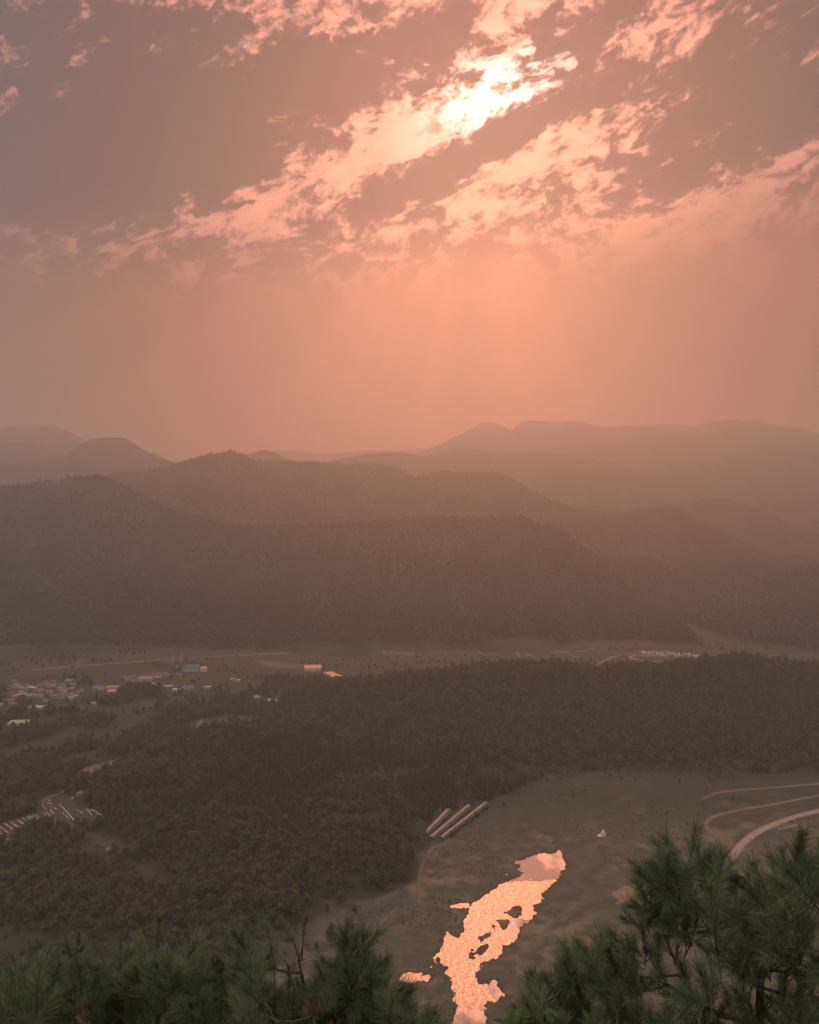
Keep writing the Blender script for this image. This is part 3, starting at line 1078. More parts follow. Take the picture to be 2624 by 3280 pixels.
# collections used only as sources for the uncountable woods
PROTO_MID = bpy.data.collections.new('wood_sources')
PROTO_FAR = bpy.data.collections.new('far_wood_sources')
for i, (nm, cat, cm, tm) in enumerate(KINDS):
    PROTO_MID.objects.link(bpy.data.objects.new('wood_source_%02d' % i, cm))
for i in range(6):
    cm = crown_mesh('far_crown', LEAF_FAR, 70, 1.9, 'round' if i < 3 else 'cone', 200 + i, 8.5 if i < 3 else 10.0, 4.2 if i < 3 else 3.2, 0.15, 0.8)
    PROTO_FAR.objects.link(bpy.data.objects.new('far_wood_source_%02d' % i, cm))


def scatter_group(coll):
    ng = bpy.data.node_groups.new('scatter_' + coll.name, 'GeometryNodeTree')
    ng.interface.new_socket('Geometry', in_out='INPUT', socket_type='NodeSocketGeometry')
    ng.interface.new_socket('Geometry', in_out='OUTPUT', socket_type='NodeSocketGeometry')
    gi = ng.nodes.new('NodeGroupInput')
    go = ng.nodes.new('NodeGroupOutput')
    ip = ng.nodes.new('GeometryNodeInstanceOnPoints')
    ci = ng.nodes.new('GeometryNodeCollectionInfo')
    ci.inputs['Collection'].default_value = coll
    ci.inputs['Separate Children'].default_value = True
    ci.inputs['Reset Children'].default_value = True

    def attr(nm, typ):
        a = ng.nodes.new('GeometryNodeInputNamedAttribute')
        a.data_type = typ
        a.inputs['Name'].default_value = nm
        return a.outputs['Attribute']
    cx = ng.nodes.new('ShaderNodeCombineXYZ')
    ng.links.new(attr('rot', 'FLOAT'), cx.inputs[2])
    ng.links.new(gi.outputs[0], ip.inputs['Points'])
    ng.links.new(ci.outputs[0], ip.inputs['Instance'])
    ip.inputs['Pick Instance'].default_value = True
    ng.links.new(attr('pick', 'INT'), ip.inputs['Instance Index'])
    ng.links.new(cx.outputs[0], ip.inputs['Rotation'])
    ng.links.new(attr('scl', 'FLOAT_VECTOR'), ip.inputs['Scale'])
    ng.links.new(ip.outputs[0], go.inputs[0])
    return ng


NG_MID, NG_FAR = scatter_group(PROTO_MID), scatter_group(PROTO_FAR)


def wood(name, label, pts, pick, scl, ng):
    me = bpy.data.meshes.new(name)
    me.from_pydata([tuple(p) for p in pts], [], [])
    n = len(pts)
    a = me.attributes.new('rot', 'FLOAT', 'POINT')
    a.data.foreach_set('value', RNG.uniform(0, 6.28, n))
    a = me.attributes.new('pick', 'INT', 'POINT')
    a.data.foreach_set('value', np.asarray(pick, np.int32))
    a = me.attributes.new('scl', 'FLOAT_VECTOR', 'POINT')
    s = np.stack([scl * RNG.uniform(.85, 1.2, n), scl * RNG.uniform(.85, 1.2, n), scl * RNG.uniform(.85, 1.25, n)], 1)
    a.data.foreach_set('vector', s.ravel())
    o = bpy.data.objects.new(name, me)
    COL.objects.link(o)
    md = o.modifiers.new('scatter', 'NODES')
    md.node_group = ng
    tag(o, label, kind='stuff')
    return o


def jitter_grid(x0, x1, y0, y1, st):
    X, Y = np.meshgrid(np.arange(x0, x1, st), np.arange(y0, y1, st))
    X = X.ravel() + RNG.uniform(-.48, .48, X.size) * st
    Y = Y.ravel() + RNG.uniform(-.48, .48, Y.size) * st
    return X, Y


def in_clear(x, y):
    r = np.zeros(x.shape, bool)
    for p in NO_TREES:
        b0, b1 = p.min(0) - 1, p.max(0) + 1
        k = (x > b0[0]) & (x < b1[0]) & (y > b0[1]) & (y < b1[1])
        if k.any():
            r[k] |= poly_sd(x[k], y[k], p) < 0.5
    return r


def to_px(x, y, z):
    d = np.stack([x, y, z - CAMZ], -1)
    w = d @ FWD
    return 1312 + 2600 * d[..., 0] / w, 1640 - 2600 * (d @ UPV) / w


# ================================================================ buildings and other things
M_WALL = [pbr('cream_render', (0.42, 0.36, 0.30), 0.85, 0.12, 0.5), pbr('grey_block_wall', (0.25, 0.23, 0.21), 0.85, 0.15, 0.5),
          pbr('white_wall', (0.42, 0.38, 0.35), 0.8, 0.1, 0.5)]
ROOFS = {
    'rust': pbr('rust_roof_tiles', (0.26, 0.085, 0.05), 0.65, 0.2, 0.5), 'blue': pbr('blue_sheet_roof', (0.10, 0.115, 0.15), 0.55, 0.15, 0.5),
    'grey': pbr('grey_slate_roof', (0.15, 0.14, 0.135), 0.6, 0.2, 0.5), 'white': pbr('white_sheet_roof', (0.42, 0.37, 0.34), 0.45, 0.1, 0.5),
    'tan': pbr('tan_roof', (0.26, 0.18, 0.13), 0.7, 0.2, 0.5), 'lime': pbr('pale_green_roof', (0.30, 0.30, 0.17), 0.6, 0.1, 0.5),
    'orange': pbr('orange_shiny_roof', (0.55, 0.22, 0.12), 0.42, 0.1, 0.5, 0.6), 'shiny': pbr('shiny_metal_roof', (0.62, 0.42, 0.32), 0.36, 0.1, 0.4, 0.8, 0.55),
}
M_DOOR = pbr('wooden_door', (0.12, 0.07, 0.045), 0.6, 0.2, 2.0)
M_GLASS = pbr('dark_window_glass', (0.03, 0.035, 0.04), 0.12, 0.1, 1.0, 0.6)
M_TRIM = pbr('pale_trim', (0.5, 0.46, 0.42), 0.7, 0.1, 1.0)


def window_at(par, x, y, z, w, h, axis_):
    f = MB()
    s = 1 if axis_ > 0 else -1
    f.box((x, y + s * 0.03, z), (w + 0.2, 0.10, h + 0.2))
    fr = f.build('window', M_TRIM, par)
    g = MB()
    g.box((x, y + s * 0.07, z), (w, 0.06, h))
    g.build('pane', M_GLASS, fr)


def house(label, px, py, wide, roof='rust', deep=None, hgt=2.7, pitch=None, rz=None, wall=0, cat='house', group=None, name='village_house', hip=False, slab=False):
    """wide: size across in photograph points"""
    c = on_ground(px, py)
    L = wide * np.linalg.norm(c - np.array([0, 0, CAMZ])) / 2600.0
    L = max(L, 4.0)
    Wd = deep if deep else max(4.0, min(L * 0.62, 9.0))
    rz = random.uniform(-0.35, 0.35) if rz is None else rz
    e = empty(name, (c[0], c[1], c[2] - 0.25), rz)
    tag(e, label, cat, group)
    b = MB()
    b.box((0, 0, hgt / 2), (L, Wd, hgt))
    rh = (pitch if pitch is not None else 0.30) * Wd / 2
    r = MB()
    ex, ey, th = L / 2 + 0.55, Wd / 2 + 0.6, 0.22
    ez = hgt - 0.05
    if slab:
        # lean-to roof tilted gently to the near side
        t = rh
        r.add([(-ex, -ey, ez), (ex, -ey, ez), (ex, ey, ez + t), (-ex, ey, ez + t), (-ex, -ey, ez + th), (ex, -ey, ez + th), (ex, ey, ez + t + th), (-ex, ey, ez + t + th)],
              [(3, 2, 1, 0), (4, 5, 6, 7), (0, 1, 5, 4), (1, 2, 6, 5), (2, 3, 7, 6), (3, 0, 4, 7)])
        b.add([(-L / 2, Wd / 2, hgt - .1), (L / 2, Wd / 2, hgt - .1), (L / 2, Wd / 2 - .2, hgt + t * .9), (-L / 2, Wd / 2 - .2, hgt + t * .9)], [(0, 1, 2, 3)])
    else:
        hx = ex - (ey * 0.8 if hip else 0)
        v = [(-ex, -ey, ez), (ex, -ey, ez), (ex, ey, ez), (-ex, ey, ez), (-hx, 0, ez + rh), (hx, 0, ez + rh)]
        v2 = [(p[0], p[1], p[2] + th) for p in v]
        r.add(v + v2, [(0, 4, 5, 1), (2, 5, 4, 3), (0, 3, 4), (1, 5, 2),
                       (7, 11, 10, 6), (9, 10, 11, 8), (6, 10, 9), (7, 8, 11),
                       (0, 1, 7, 6), (1, 2, 8, 7), (2, 3, 9, 8), (3, 0, 6, 9)])
        if not hip:
            b.add([(-L / 2, -Wd / 2, hgt), (-L / 2, Wd / 2, hgt), (-L / 2, 0, hgt + rh * .85)], [(0, 2, 1)])
            b.add([(L / 2, -Wd / 2, hgt), (L / 2, Wd / 2, hgt), (L / 2, 0, hgt + rh * .85)], [(0, 1, 2)])
    b.build('wall', M_WALL[wall], e)
    ro = r.build('roof', ROOFS[roof], e)
    if not slab:
        rd = MB()
        rd.tube([(-hx, 0, ez + rh + th), (hx, 0, ez + rh + th)], 0.16, 5)
        rd.build('roof_ridge', ROOFS['grey'], ro)
    d = MB()
    d.box((-L * 0.08, -Wd / 2 - 0.04, 1.0), (0.95, 0.1, 2.0))
    d.build('door', M_DOOR, e)
    for k in (-0.32, 0.26):
        window_at(e, L * k, -Wd / 2, 1.5, min(1.5, L * .2), 1.0, -1)
    q = np.array([c[0], c[1]])
    s = max(L, Wd) * 0.5 + 3.5
    s = max(L, Wd) * 0.5 + 1.5
    keep_clear([q + (-s, -s * 1.9 - 3), q + (s, -s * 1.9 - 3), q + (s, s), q + (-s, s)])
    return e


V = 'houses of the hazy village'
for a in (
    ('grey roofed house at the far left end of the village', 48, 2186, 17, 'grey'),
    ('broad rust roofed house near the left edge of the village', 54, 2203, 30, 'rust'),
    ('blue roofed house between two rust roofs on the left', 87, 2199, 22, 'blue'),
    ('thin white roofed shed in the middle of the left houses', 107, 2207, 24, 'white'),
    ('rust roofed house just right of the thin white shed', 127, 2213, 26, 'rust'),
    ('small slate blue roofed house left of the thin white shed', 84, 2212, 16, 'blue'),
    ('smallest rust roofed house at the upper edge of the village', 171, 2187, 13, 'rust'),
    ('wide rust roofed house below the smallest rust one', 166, 2199, 31, 'rust'),
    ('blue roofed house right of the wide rust roof', 200, 2198, 19, 'blue'),
    ('long rust roofed house in the middle of the village', 204, 2212, 33, 'rust'),
    ('tan roofed farmhouse at the upper right of the village', 227, 2184, 26, 'tan'),
    ('dark blue roofed house left of the long rust roof', 160, 2218, 20, 'blue'),
    ('pale roofed shed right of the long rust roof', 229, 2210, 14, 'white'),
    ('tan grey roofed house below the left village houses', 66, 2231, 30, 'tan'),
    ('longest grey roofed building in the lower village', 116, 2231, 48, 'grey'),
    ('blue roofed house beside the longest grey building', 174, 2232, 20, 'blue'),
    ('wider blue roofed house in the lower village', 200, 2230, 28, 'blue'),
    ('pale lime green roofed shed in the lower village', 226, 2239, 21, 'lime'),
    ('little white roofed shed beside the lime green roof', 243, 2233, 11, 'white'),
    ('rust roofed house at the lower left of the village', 31, 2248, 28, 'rust'),
    ('pale grey roofed house below the lower left rust roof', 44, 2260, 22, 'grey'),
    ('grey roofed house alone under the blue roofs', 150, 2248, 18, 'grey'),
    ('dark blue roofed house left of the glowing orange roof', 316, 2205, 30, 'blue'),
    ('pink walled cottage left of the glowing orange roof', 325, 2211, 15, 'tan'),
    ('tan roofed house right behind the glowing orange roof', 362, 2205, 38, 'tan'),
    ('little white roofed shed among the trees below the village', 301, 2258, 13, 'white'),
    ('pale roofed shed cut by the left picture edge', 2, 2262, 14, 'white'),
    ('tan roofed house just right of the old curved roof', 506, 2173, 24, 'tan'),
    ('upper of two little white sheds right of the village', 492, 2194, 15, 'white'),
    ('lower of two little white sheds right of the village', 501, 2201, 14, 'white'),
    ('cream flat roofed hall right of the two white sheds', 539, 2203, 26, 'lime'),
    ('narrow white roofed shed under the twin towers', 567, 2214, 23, 'white'),
    ('blue roofed barn below the twin towers', 604, 2206, 33, 'blue'),
    ('white roofed shed at the right end of the lower barns', 666, 2205, 18, 'white'),
    ('small tan roofed house at the foot of the twin towers', 572, 2164, 16, 'tan'),
    ('left of two white sheds in the open meadow', 744, 2180, 12, 'white'),
    ('right of two white sheds in the open meadow', 762, 2183, 14, 'white'),
    ('flat pale roofed hut above the woodland clearing', 823, 2236, 15, 'white'),
    ('brightest white little hut in the woodland clearing', 827, 2266, 10, 'white'),
    ('grey white roofed farmhouse in the woodland clearing', 871, 2249, 34, 'white'),
):
    lab, x, y, w, rf = a
    house(lab, x, y, w, rf, wall=random.choice((0, 0, 1, 2)), group=V, hip=(rf in ('rust', 'tan') and random.random() < .5), hgt=random.uniform(2.4, 3.0),
          pitch={'white': 0.2, 'lime': 0.12, 'blue': 0.26}.get(rf, 0.34))

for i in range(24):
    x, y = random.uniform(12, 262), random.uniform(2188, 2246)
    rf = random.choice(('rust', 'grey', 'tan', 'grey', 'blue'))
    house('low ' + rf + ' roofed cottage crowded between bigger village roofs', x, y, random.uniform(13, 20), rf, wall=random.choice((0, 1)),
          group=rf + ' cottages crowded in the village', pitch=0.34, hgt=2.5)
house('bright orange roofed house catching the sun in the village', 358, 2219, 22, 'orange', deep=8, pitch=0.13, rz=0.35, slab=True, group=V)
house('long shiny lilac roofed shed below the village', 117, 2270, 36, 'white', deep=7, pitch=0.12, slab=True, name='farm_shed', cat='shed', rz=-0.15)
house('long yellowish flat roofed shed standing alone among trees', 64, 2319, 56, 'lime', deep=12, pitch=0.06, slab=True, name='farm_shed', cat='shed', rz=0.08)
house('large glowing flat roofed hall in the middle of the valley', 1002, 2146, 50, 'shiny', deep=19, hgt=4.5, pitch=0.13, slab=True, name='warehouse', cat='warehouse', rz=0.08)
house('old house with upturned curved roof glinting at its ridge', 466, 2177, 40, 'tan', deep=9, pitch=0.42, rz=0.1, hip=True, name='village_house', group=V)
for k, (dx, dy) in enumerate(((1054, 2161), (1062, 2165), (1070, 2169), (1078, 2173))):
    house(('farthest', 'second farthest', 'second nearest', 'nearest')[k] + ' of the four parallel glowing shed roofs right of the hall', dx, dy, 28, 'shiny', deep=6.0, hgt=3.2,
          pitch=0.12, slab=True, name='farm_shed', cat='shed', rz=0.1, group='row of shiny sheds')


def church():
    c = on_ground(568, 2152)
    e = empty('church', (c[0], c[1], c[2] - 0.3), 0.05)
    tag(e, 'dark church with twin pointed towers beside a blue roof', 'church')
    br = pbr('dark_brick', (0.10, 0.065, 0.05), 0.9, 0.2, 0.8)
    for s in (-1, 1):
        b = MB()
        b.box((s * 5.6, 0, 8), (5.2, 5.4, 16))
        t = b.build('tower', br, e)
        q = MB()
        q.add([(s * 5.6 - 2.8, -2.9, 16), (s * 5.6 + 2.8, -2.9, 16), (s * 5.6 + 2.8, 2.9, 16), (s * 5.6 - 2.8, 2.9, 16), (s * 5.6, 0, 29)],
              [(0, 1, 4), (1, 2, 4), (2, 3, 4), (3, 0, 4), (3, 2, 1, 0)])
        sp = q.build('spire', ROOFS['grey'], t)
        g = MB()
        g.box((s * 5.6, -2.75, 12.5), (1.2, 0.2, 3.0))
        g.build('belfry_window', M_TRIM, t)
    b = MB()
    b.box((0, 0.5, 6), (6.2, 4.8, 12))
    b.add([(-3.1, -1.9, 12), (3.1, -1.9, 12), (0, -1.9, 16), (-3.1, 2.9, 12), (3.1, 2.9, 12), (0, 2.9, 16)], [(0, 1, 2), (4, 3, 5), (0, 2, 5, 3), (1, 4, 5, 2)])
    f = b.build('front_wall', br, e)
    d = MB()
    d.box((0, -1.98, 1.6), (2.2, 0.16, 3.2))
    d.build('door', M_DOOR, f)
    w = MB()
    w.tube([(0, -2.0, 8.6), (0, -1.86, 8.6)], 1.3, 12)
    w.build('round_window', M_TRIM, f)
    n = MB()
    n.box((20, 3, 3.6), (24, 11, 7.2))
    n.build('hall_wall', M_WALL[1], e)
    r = MB()
    v = [(7.6, -3.2, 7.2), (32.6, -3.2, 7.2), (32.6, 9.2, 7.2), (7.6, 9.2, 7.2), (7.6, 3, 10.4), (32.6, 3, 10.4)]
    r.add(v, [(0, 1, 5, 4), (2, 3, 4, 5), (0, 4, 3), (1, 2, 5), (3, 2, 1, 0)])
    r.build('hall_roof', ROOFS['blue'], e)
    a = MB()
    a.box((37.5, 2.0, 2.4), (9, 8, 4.8))
    a.build('annex_wall', M_WALL[0], e)
    a = MB()
    a.add([(32.7, -2.6, 4.8), (42.6, -2.6, 4.8), (42.6, 6.6, 4.8), (32.7, 6.6, 4.8), (34, 2, 7.6), (41, 2, 7.6)], [(0, 1, 5, 4), (2, 3, 4, 5), (0, 4, 3), (1, 2, 5), (3, 2, 1, 0)])
    a.build('annex_roof', ROOFS['orange'], e)
    q = np.array([c[0], c[1]])
    keep_clear([q + (-12, -45), q + (46, -45), q + (46, 14), q + (-12, 14)])


church()

# ---------------------------------------------------------------- greenhouses
M_FILM, T_ = new_mat('plastic_film')
pr_ = T_.node('ShaderNodeBsdfPrincipled')
T_.put(pr_.inputs['Base Color'], T_.mix(T_.noise(T_.node('ShaderNodeNewGeometry').outputs['Position'], 0.35, 4, 0.6), (0.085, 0.072, 0.065), (0.14, 0.115, 0.10)))
pr_.inputs['Roughness'].default_value = 0.42
pr_.inputs['Specular IOR Level'].default_value = 0.35
out_surface(T_, pr_.outputs[0])
M_PIPE = pbr('galvanised_pipe', (0.10, 0.095, 0.09), 0.7, 0.1, 2.0, 0.3)


def greenhouse(label, near, far, wid, hgt):
    a, b = on_ground(*near), on_ground(*far)
    L = float(np.linalg.norm((b - a)[:2]))
    rz = math.atan2(b[1] - a[1], b[0] - a[0])
    z0 = 0.5 * (a[2] + b[2]) - 0.1
    e = empty('greenhouse', (a[0], a[1], z0), rz)
    tag(e, label, 'greenhouse', 'plastic tunnel greenhouses')
    n = 14
    arc = [(0, wid / 2 * math.cos(math.pi * k / n), 0.9 + (hgt - 0.9) * math.sin(math.pi * k / n)) for k in range(n + 1)]
    arc = [(0, wid / 2, -0.8)] + arc + [(0, -wid / 2, -0.8)]
    m = MB()
    nx = int(L / 3)
    for i in range(nx + 1):
        for p in arc:
            sag = 0.0 if i % 1 else 0.0
            m.v.append((L * i / nx, p[1], p[2] + sag))
    k = len(arc)
    for i in range(nx):
        for j in range(k - 1):
            m.f.append((i * k + j, i * k + j + 1, (i + 1) * k + j + 1, (i + 1) * k + j))
    m.build('plastic_cover', M_FILM, e, True)
    hoop = MB()
    hoop.tube([(0, p[1] * 1.008, p[2] + 0.02) for p in arc], 0.055, 4)
    hm = hoop.mesh('hoop', M_PIPE)
    for i in range(int(L / 2.2) + 1):
        o = link_mesh('hoop', hm, e, (min(L, 2.2 * i), 0, 0))
    for s, x in ((0, -0.03), (1, L + 0.03)):
        w = MB()
        w.add([(x, p[1], p[2]) for p in arc], [tuple(range(k)) if s else tuple(range(k - 1, -1, -1))])
        ew = w.build('end_wall', M_FILM, e)
        d = MB()
        d.box((x + (-0.05 if not s else 0.05), 0, 1.0), (0.08, 1.8, 2.1))
        d.build('door', M_PIPE, ew)
    u = (b - a)[:2] / L
    nrm = np.array([-u[1], u[0]])
    keep_clear([a[:2] + nrm * 7 - u * 12, b[:2] + nrm * 7 + u * 5, b[:2] - nrm * 7 + u * 5 + (0, -9), a[:2] - nrm * 7 - u * 12 + (0, -9)])
    return e, a, b


greenhouse('shortest plastic greenhouse tunnel, left of the three by the knoll', (1360, 2662), (1437, 2612), 5.0, 2.5)
greenhouse('middle ribbed plastic greenhouse tunnel by the knoll', (1379, 2682), (1502, 2592), 5.0, 2.5)
_, GA, GB = greenhouse('longest plastic greenhouse tunnel with weeds along its right side', (1412, 2690), (1558, 2577), 5.0, 2.5)


def vine_leaves(n, sx, sz, seed, size=0.4):
    rg = np.random.default_rng(seed)
    vs, fs = [], []
    for i in range(n):
        c = np.array([rg.normal(0, sx), rg.normal(0, sx), abs(rg.normal(0, sz))])
        u = rg.normal(size=3)
        u /= np.linalg.norm(u)
        t = np.cross(u, rg.normal(size=3))
        t /= np.linalg.norm(t)
        b = len(vs)
        s = size * rg.uniform(.5, 1.2)
        vs += [c - u * s, c + t * s * .6, c + u * s, c - t * s * .6]
        fs += [(b, b + 1, b + 2), (b, b + 2, b + 3)]
    me = bpy.data.meshes.new('foliage')
    me.from_pydata([tuple(v) for v in vs], [], fs)
    me.materials.append(LEAF_A)
    return me


_vm = [vine_leaves(70, 0.75, 1.5, 300 + i) for i in range(4)]
_u = (GB - GA)[:2]
_L = np.linalg.norm(_u)
_u = _u / _L
_n = np.array([_u[1], -_u[0]])
for i in range(34):
    t = random.uniform(0.08, 0.98)
    p = GA[:2] + _u * _L * t + _n * (3.5 + random.uniform(-.2, 1.0))
    o = link_mesh('weed_bush', random.choice(_vm), None, (p[0], p[1], Hs(*p) - 0.05))
    s = random.uniform(.6, 1.25)
    o.scale = (s, s, s * random.uniform(.8, 1.3))
    o.rotation_euler[2] = random.uniform(0, 6.28)
    tag(o, 'dark weed bush pushing up against the longest greenhouse', 'bush', 'weeds along the longest greenhouse')

# ---------------------------------------------------------------- plastic covered rows
M_MULCH = pbr('pale_mulch_film', (0.42, 0.37, 0.34), 0.34, 0.1, 1.2, 0.7)


def mulch_row(label, a, b, wid=0.9):
    A, B = on_ground(*a), on_ground(*b)
    L = float(np.linalg.norm((B - A)[:2]))
    n = max(3, int(L / 1.2))
    u = (B - A)[:2] / L
    nr = np.array([-u[1], u[0]])
    vs, fs = [], []
    ph = random.uniform(0, 50)
    brk = set(i for i in range(1, n) if random.random() < 0.13)
    for i in range(n + 1):
        p = A[:2] + u * L * i / n
        w = wid * (0.55 + 0.75 * float(vnoise(np.array([i * 0.8 + ph]), np.array([0.5]), 3)[0]))
        p = p + nr * (float(vnoise(np.array([i * 0.5 + ph]), np.array([3.5]), 4)[0]) - .5) * 0.9
        z = Hs(*p) + 0.2
        hh = 0.28 + 0.16 * random.random()
        for s, h in ((-.5, 0), (-.28, hh), (.1, hh + random.uniform(-.08, .08)), (.5, 0)):
            q = p + nr * s * w
            vs.append((q[0], q[1], z + h))
    for i in range(n):
        if i in brk:
            continue
        for j in range(3):
            fs.append((i * 4 + j, i * 4 + j + 1, (i + 1) * 4 + j + 1, (i + 1) * 4 + j))
    o = mesh_obj('plastic_row', vs, fs, M_MULCH)
    tag(o, label, 'plastic row', 'plastic covered crop rows on the left')
    return o


def zp(zx, zy):
    return zx * 460 / 1725.0, 2400 + zy * 460 / 1725.0


ROWS = [((-60, 960), (100, 1090)), ((-10, 925), (165, 1055)), ((60, 895), (160, 970)), ((185, 985), (268, 1052)), ((120, 868), (290, 990)), ((205, 845), (375, 960)),
        ((265, 822), (428, 928)), ((325, 812), (475, 920)), ((345, 800), (500, 900)), ((395, 800), (520, 880)), ((430, 795), (545, 865)), ((520, 770), (605, 815)),
        ((560, 760), (610, 800)), ((560, 860), (640, 900)), ((570, 590), (610, 625)), ((565, 645), (630, 660)), ((600, 690), (690, 725)), ((600, 730), (665, 785)),
        ((720, 660), (900, 860)), ((760, 770), (840, 840)), ((700, 880), (830, 940)), ((800, 925), (895, 990)), ((805, 960), (850, 1005)), ((700, 960), (770, 1010)),
        ((940, 735), (1000, 775)), ((1050, 720), (1110, 795)), ((1100, 725), (1170, 760)), ((1170, 770), (1250, 805))]
for i, (a, b) in enumerate(ROWS):
    if i < 6:
        lab = ('first', 'second', 'third', 'fourth', 'fifth', 'sixth')[i] + ' plastic crop row from the left picture edge'
    else:
        lab = 'thin glinting strip of plastic film in the dark garden plot'
    mulch_row(lab, zp(*a), zp(*b))

# hut, heap, pickets
house('tiny hut with pale blue roof beside the yellow grass', 352, 2729, 17, 'blue', deep=3.2, hgt=2.2, pitch=0.1, slab=True, name='garden_hut', cat='hut', rz=-0.2)
house('dark garden shed above the plastic rows', 262, 2548, 22, 'grey', deep=4.5, hgt=2.3, pitch=0.15, slab=True, name='garden_hut', cat='hut', rz=-0.25)


def tarp(label, px, py, size, seed, tall=1.0):
    c = on_ground(px, py)
    rg = np.random.default_rng(seed)
    n = 13
    vs, fs = [], []
    for i in range(n):
        for j in range(n):
            u, v = i / (n - 1) - .5, j / (n - 1) - .5
            h = max(0, 1 - (u * u + v * v) * 5) * tall + 0.35 * tall * math.exp(-((u - .12) ** 2 + v * v) * 60)
            vs.append(((u + rg.normal(0, .02)) * size, (v + rg.normal(0, .02)) * size * 0.8, h * size * .4 + rg.normal(0, .03) * size))
    f = grid_faces(n, n)
    o = mesh_obj('plastic_sheet', vs, [tuple(q)[::-1] for q in f], M_MULCH)
    o.location = (c[0], c[1], c[2] + 0.1)
    tag(o, label, 'plastic sheet')


tarp('crumpled white sheet heaped beside a puddle in the right meadow', 1932, 2670, 4.2, 5, 1.4)
tarp('small white sheet left of the pickets on the right', 2410, 2685, 2.6, 6, 0.5)
tarp('scrap of white film right of the tiny hut', 386, 2746, 2.4, 8, 0.6)
tarp('bright scrap of film above the right end of the rows', 232, 2557, 2.4, 9, 0.6)
tarp('bundle of white film at the end of the sixth row', 108, 2663, 1.6, 10, 0.8)


def pickets():
    a, b = on_ground(2492, 2660), on_ground(2560, 2643)
    L = np.linalg.norm((b - a)[:2])
    e = empty('picket_fence', tuple(a), math.atan2(b[1] - a[1], b[0] - a[0]))
    tag(e, 'short row of white pickets beside the curved road', 'fence')
    pk = MB()
    pk.box((0, 0, 0.55), (0.55, 0.12, 1.2))
    me = pk.mesh('picket', M_WALL[2])
    for i in range(int(L / 0.9)):
        link_mesh('picket', me, e, (i * 0.9, 0, 0))
    r = MB()
    r.box((L / 2, 0.09, 0.75), (L, 0.06, 0.12))
    r.build('rail', M_WALL[2], e)


pickets()


def guard_rail():
    Q = ROADS['pale concrete road curving behind the right pine']
    e = empty('guard_rail', (Q[0][0], Q[0][1], 0))
    tag(e, 'dark guard rail along the outer edge of the curved road', 'guard rail')
    tg = np.gradient(Q, axis=0)
    tg /= np.linalg.norm(tg, axis=1)[:, None]
    E = Q + np.stack([-tg[:, 1], tg[:, 0]], 1) * 3.6
    z = H(E[:, 0], E[:, 1])
    m = pbr('dark_steel', (0.09, 0.085, 0.08), 0.6, 0.2, 2.0, 0.4)
    b = MB()
    b.tube([(p[0] - Q[0][0], p[1] - Q[0][1], q + 0.85) for p, q in zip(E, z)], 0.17, 4)
    b.build('rail', m, e)
    pm = MB()
    pm.box((0, 0, 0.4), (0.14, 0.14, 1.1))
    pm = pm.mesh('post', m)
    for p, q in zip(E, z):
        link_mesh('post', pm, e, (p[0] - Q[0][0], p[1] - Q[0][1], q))
    c = E[len(E) * 45 // 100]
    l = empty('lamp_post', (c[0], c[1], Hs(*c)))
    tag(l, 'dark lamp post standing at the curved road', 'lamp post')
    b = MB()
    b.tube([(0, 0, -.3), (0, 0, 4.6), (0.2, -0.3, 5.2)], [.12, .09, .07], 6)
    b.build('pole', m, l)
    b = MB()
    b.box((0.3, -0.6, 5.2), (0.25, 0.7, 0.14))
    b.build('lamp_head', m, l)


guard_rail()

# ---------------------------------------------------------------- vehicles
M_CAR = {'white': pbr('white_car_paint', (0.65, 0.62, 0.6), 0.25, 0.03, 1, 0.6), 'silver': pbr('silver_car_paint', (0.42, 0.41, 0.40), 0.28, 0.03, 1, 0.6, 0.4),
         'dark': pbr('dark_car_paint', (0.06, 0.06, 0.065), 0.25, 0.03, 1, 0.6)}
M_TYRE = pbr('tyre', (0.03, 0.03, 0.03), 0.9, 0.1, 3)


def car_meshes(col):
    prof = [(-2.15, .35), (2.15, .35), (2.2, .75), (1.5, .92), (.8, 1.42), (-1.1, 1.46), (-1.95, 1.0), (-2.2, .85)]
    n = len(prof)
    b = MB()
    b.add([(p[0], -0.86, p[1]) for p in prof] + [(p[0], .86, p[1]) for p in prof],
          [tuple(range(n)), tuple(range(2 * n - 1, n - 1, -1))] + [((i + 1) % n, i, i + n, (i + 1) % n + n) for i in range(n)])
    g = MB()
    for s in (-1, 1):
        q = [(1.2, .97), (.72, 1.34), (-1.0, 1.38), (-1.7, 1.02)]
        v = [(p[0], s * .875, p[1]) for p in q]
        g.add(v, [(0, 1, 2, 3)] if s > 0 else [(3, 2, 1, 0)])
    g.add([(1.49, -.7, .96), (1.49, .7, .96), (.86, .62, 1.42), (.86, -.62, 1.42)], [(0, 1, 2, 3)])
    w = MB()
    w.tube([(0, -.11, 0), (0, .11, 0)], .33, 10)
    return b.mesh('body', M_CAR[col]), g.mesh('window', M_GLASS), w.mesh('wheel', M_TYRE)


CARM = {k: car_meshes(k) for k in M_CAR}


def car(label, pos, rz, col, group, parts=True):
    e = empty('parked_car' if group else 'car', pos, rz)
    tag(e, label, 'car', group)
    bm, gm, wm = CARM[col]
    link_mesh('body', bm, e)
    if parts:
        link_mesh('window', gm, e)
        for x in (-1.35, 1.35):
            for y in (-.8, .8):
                link_mesh('wheel', wm, e, (x, y, .33))
    return e


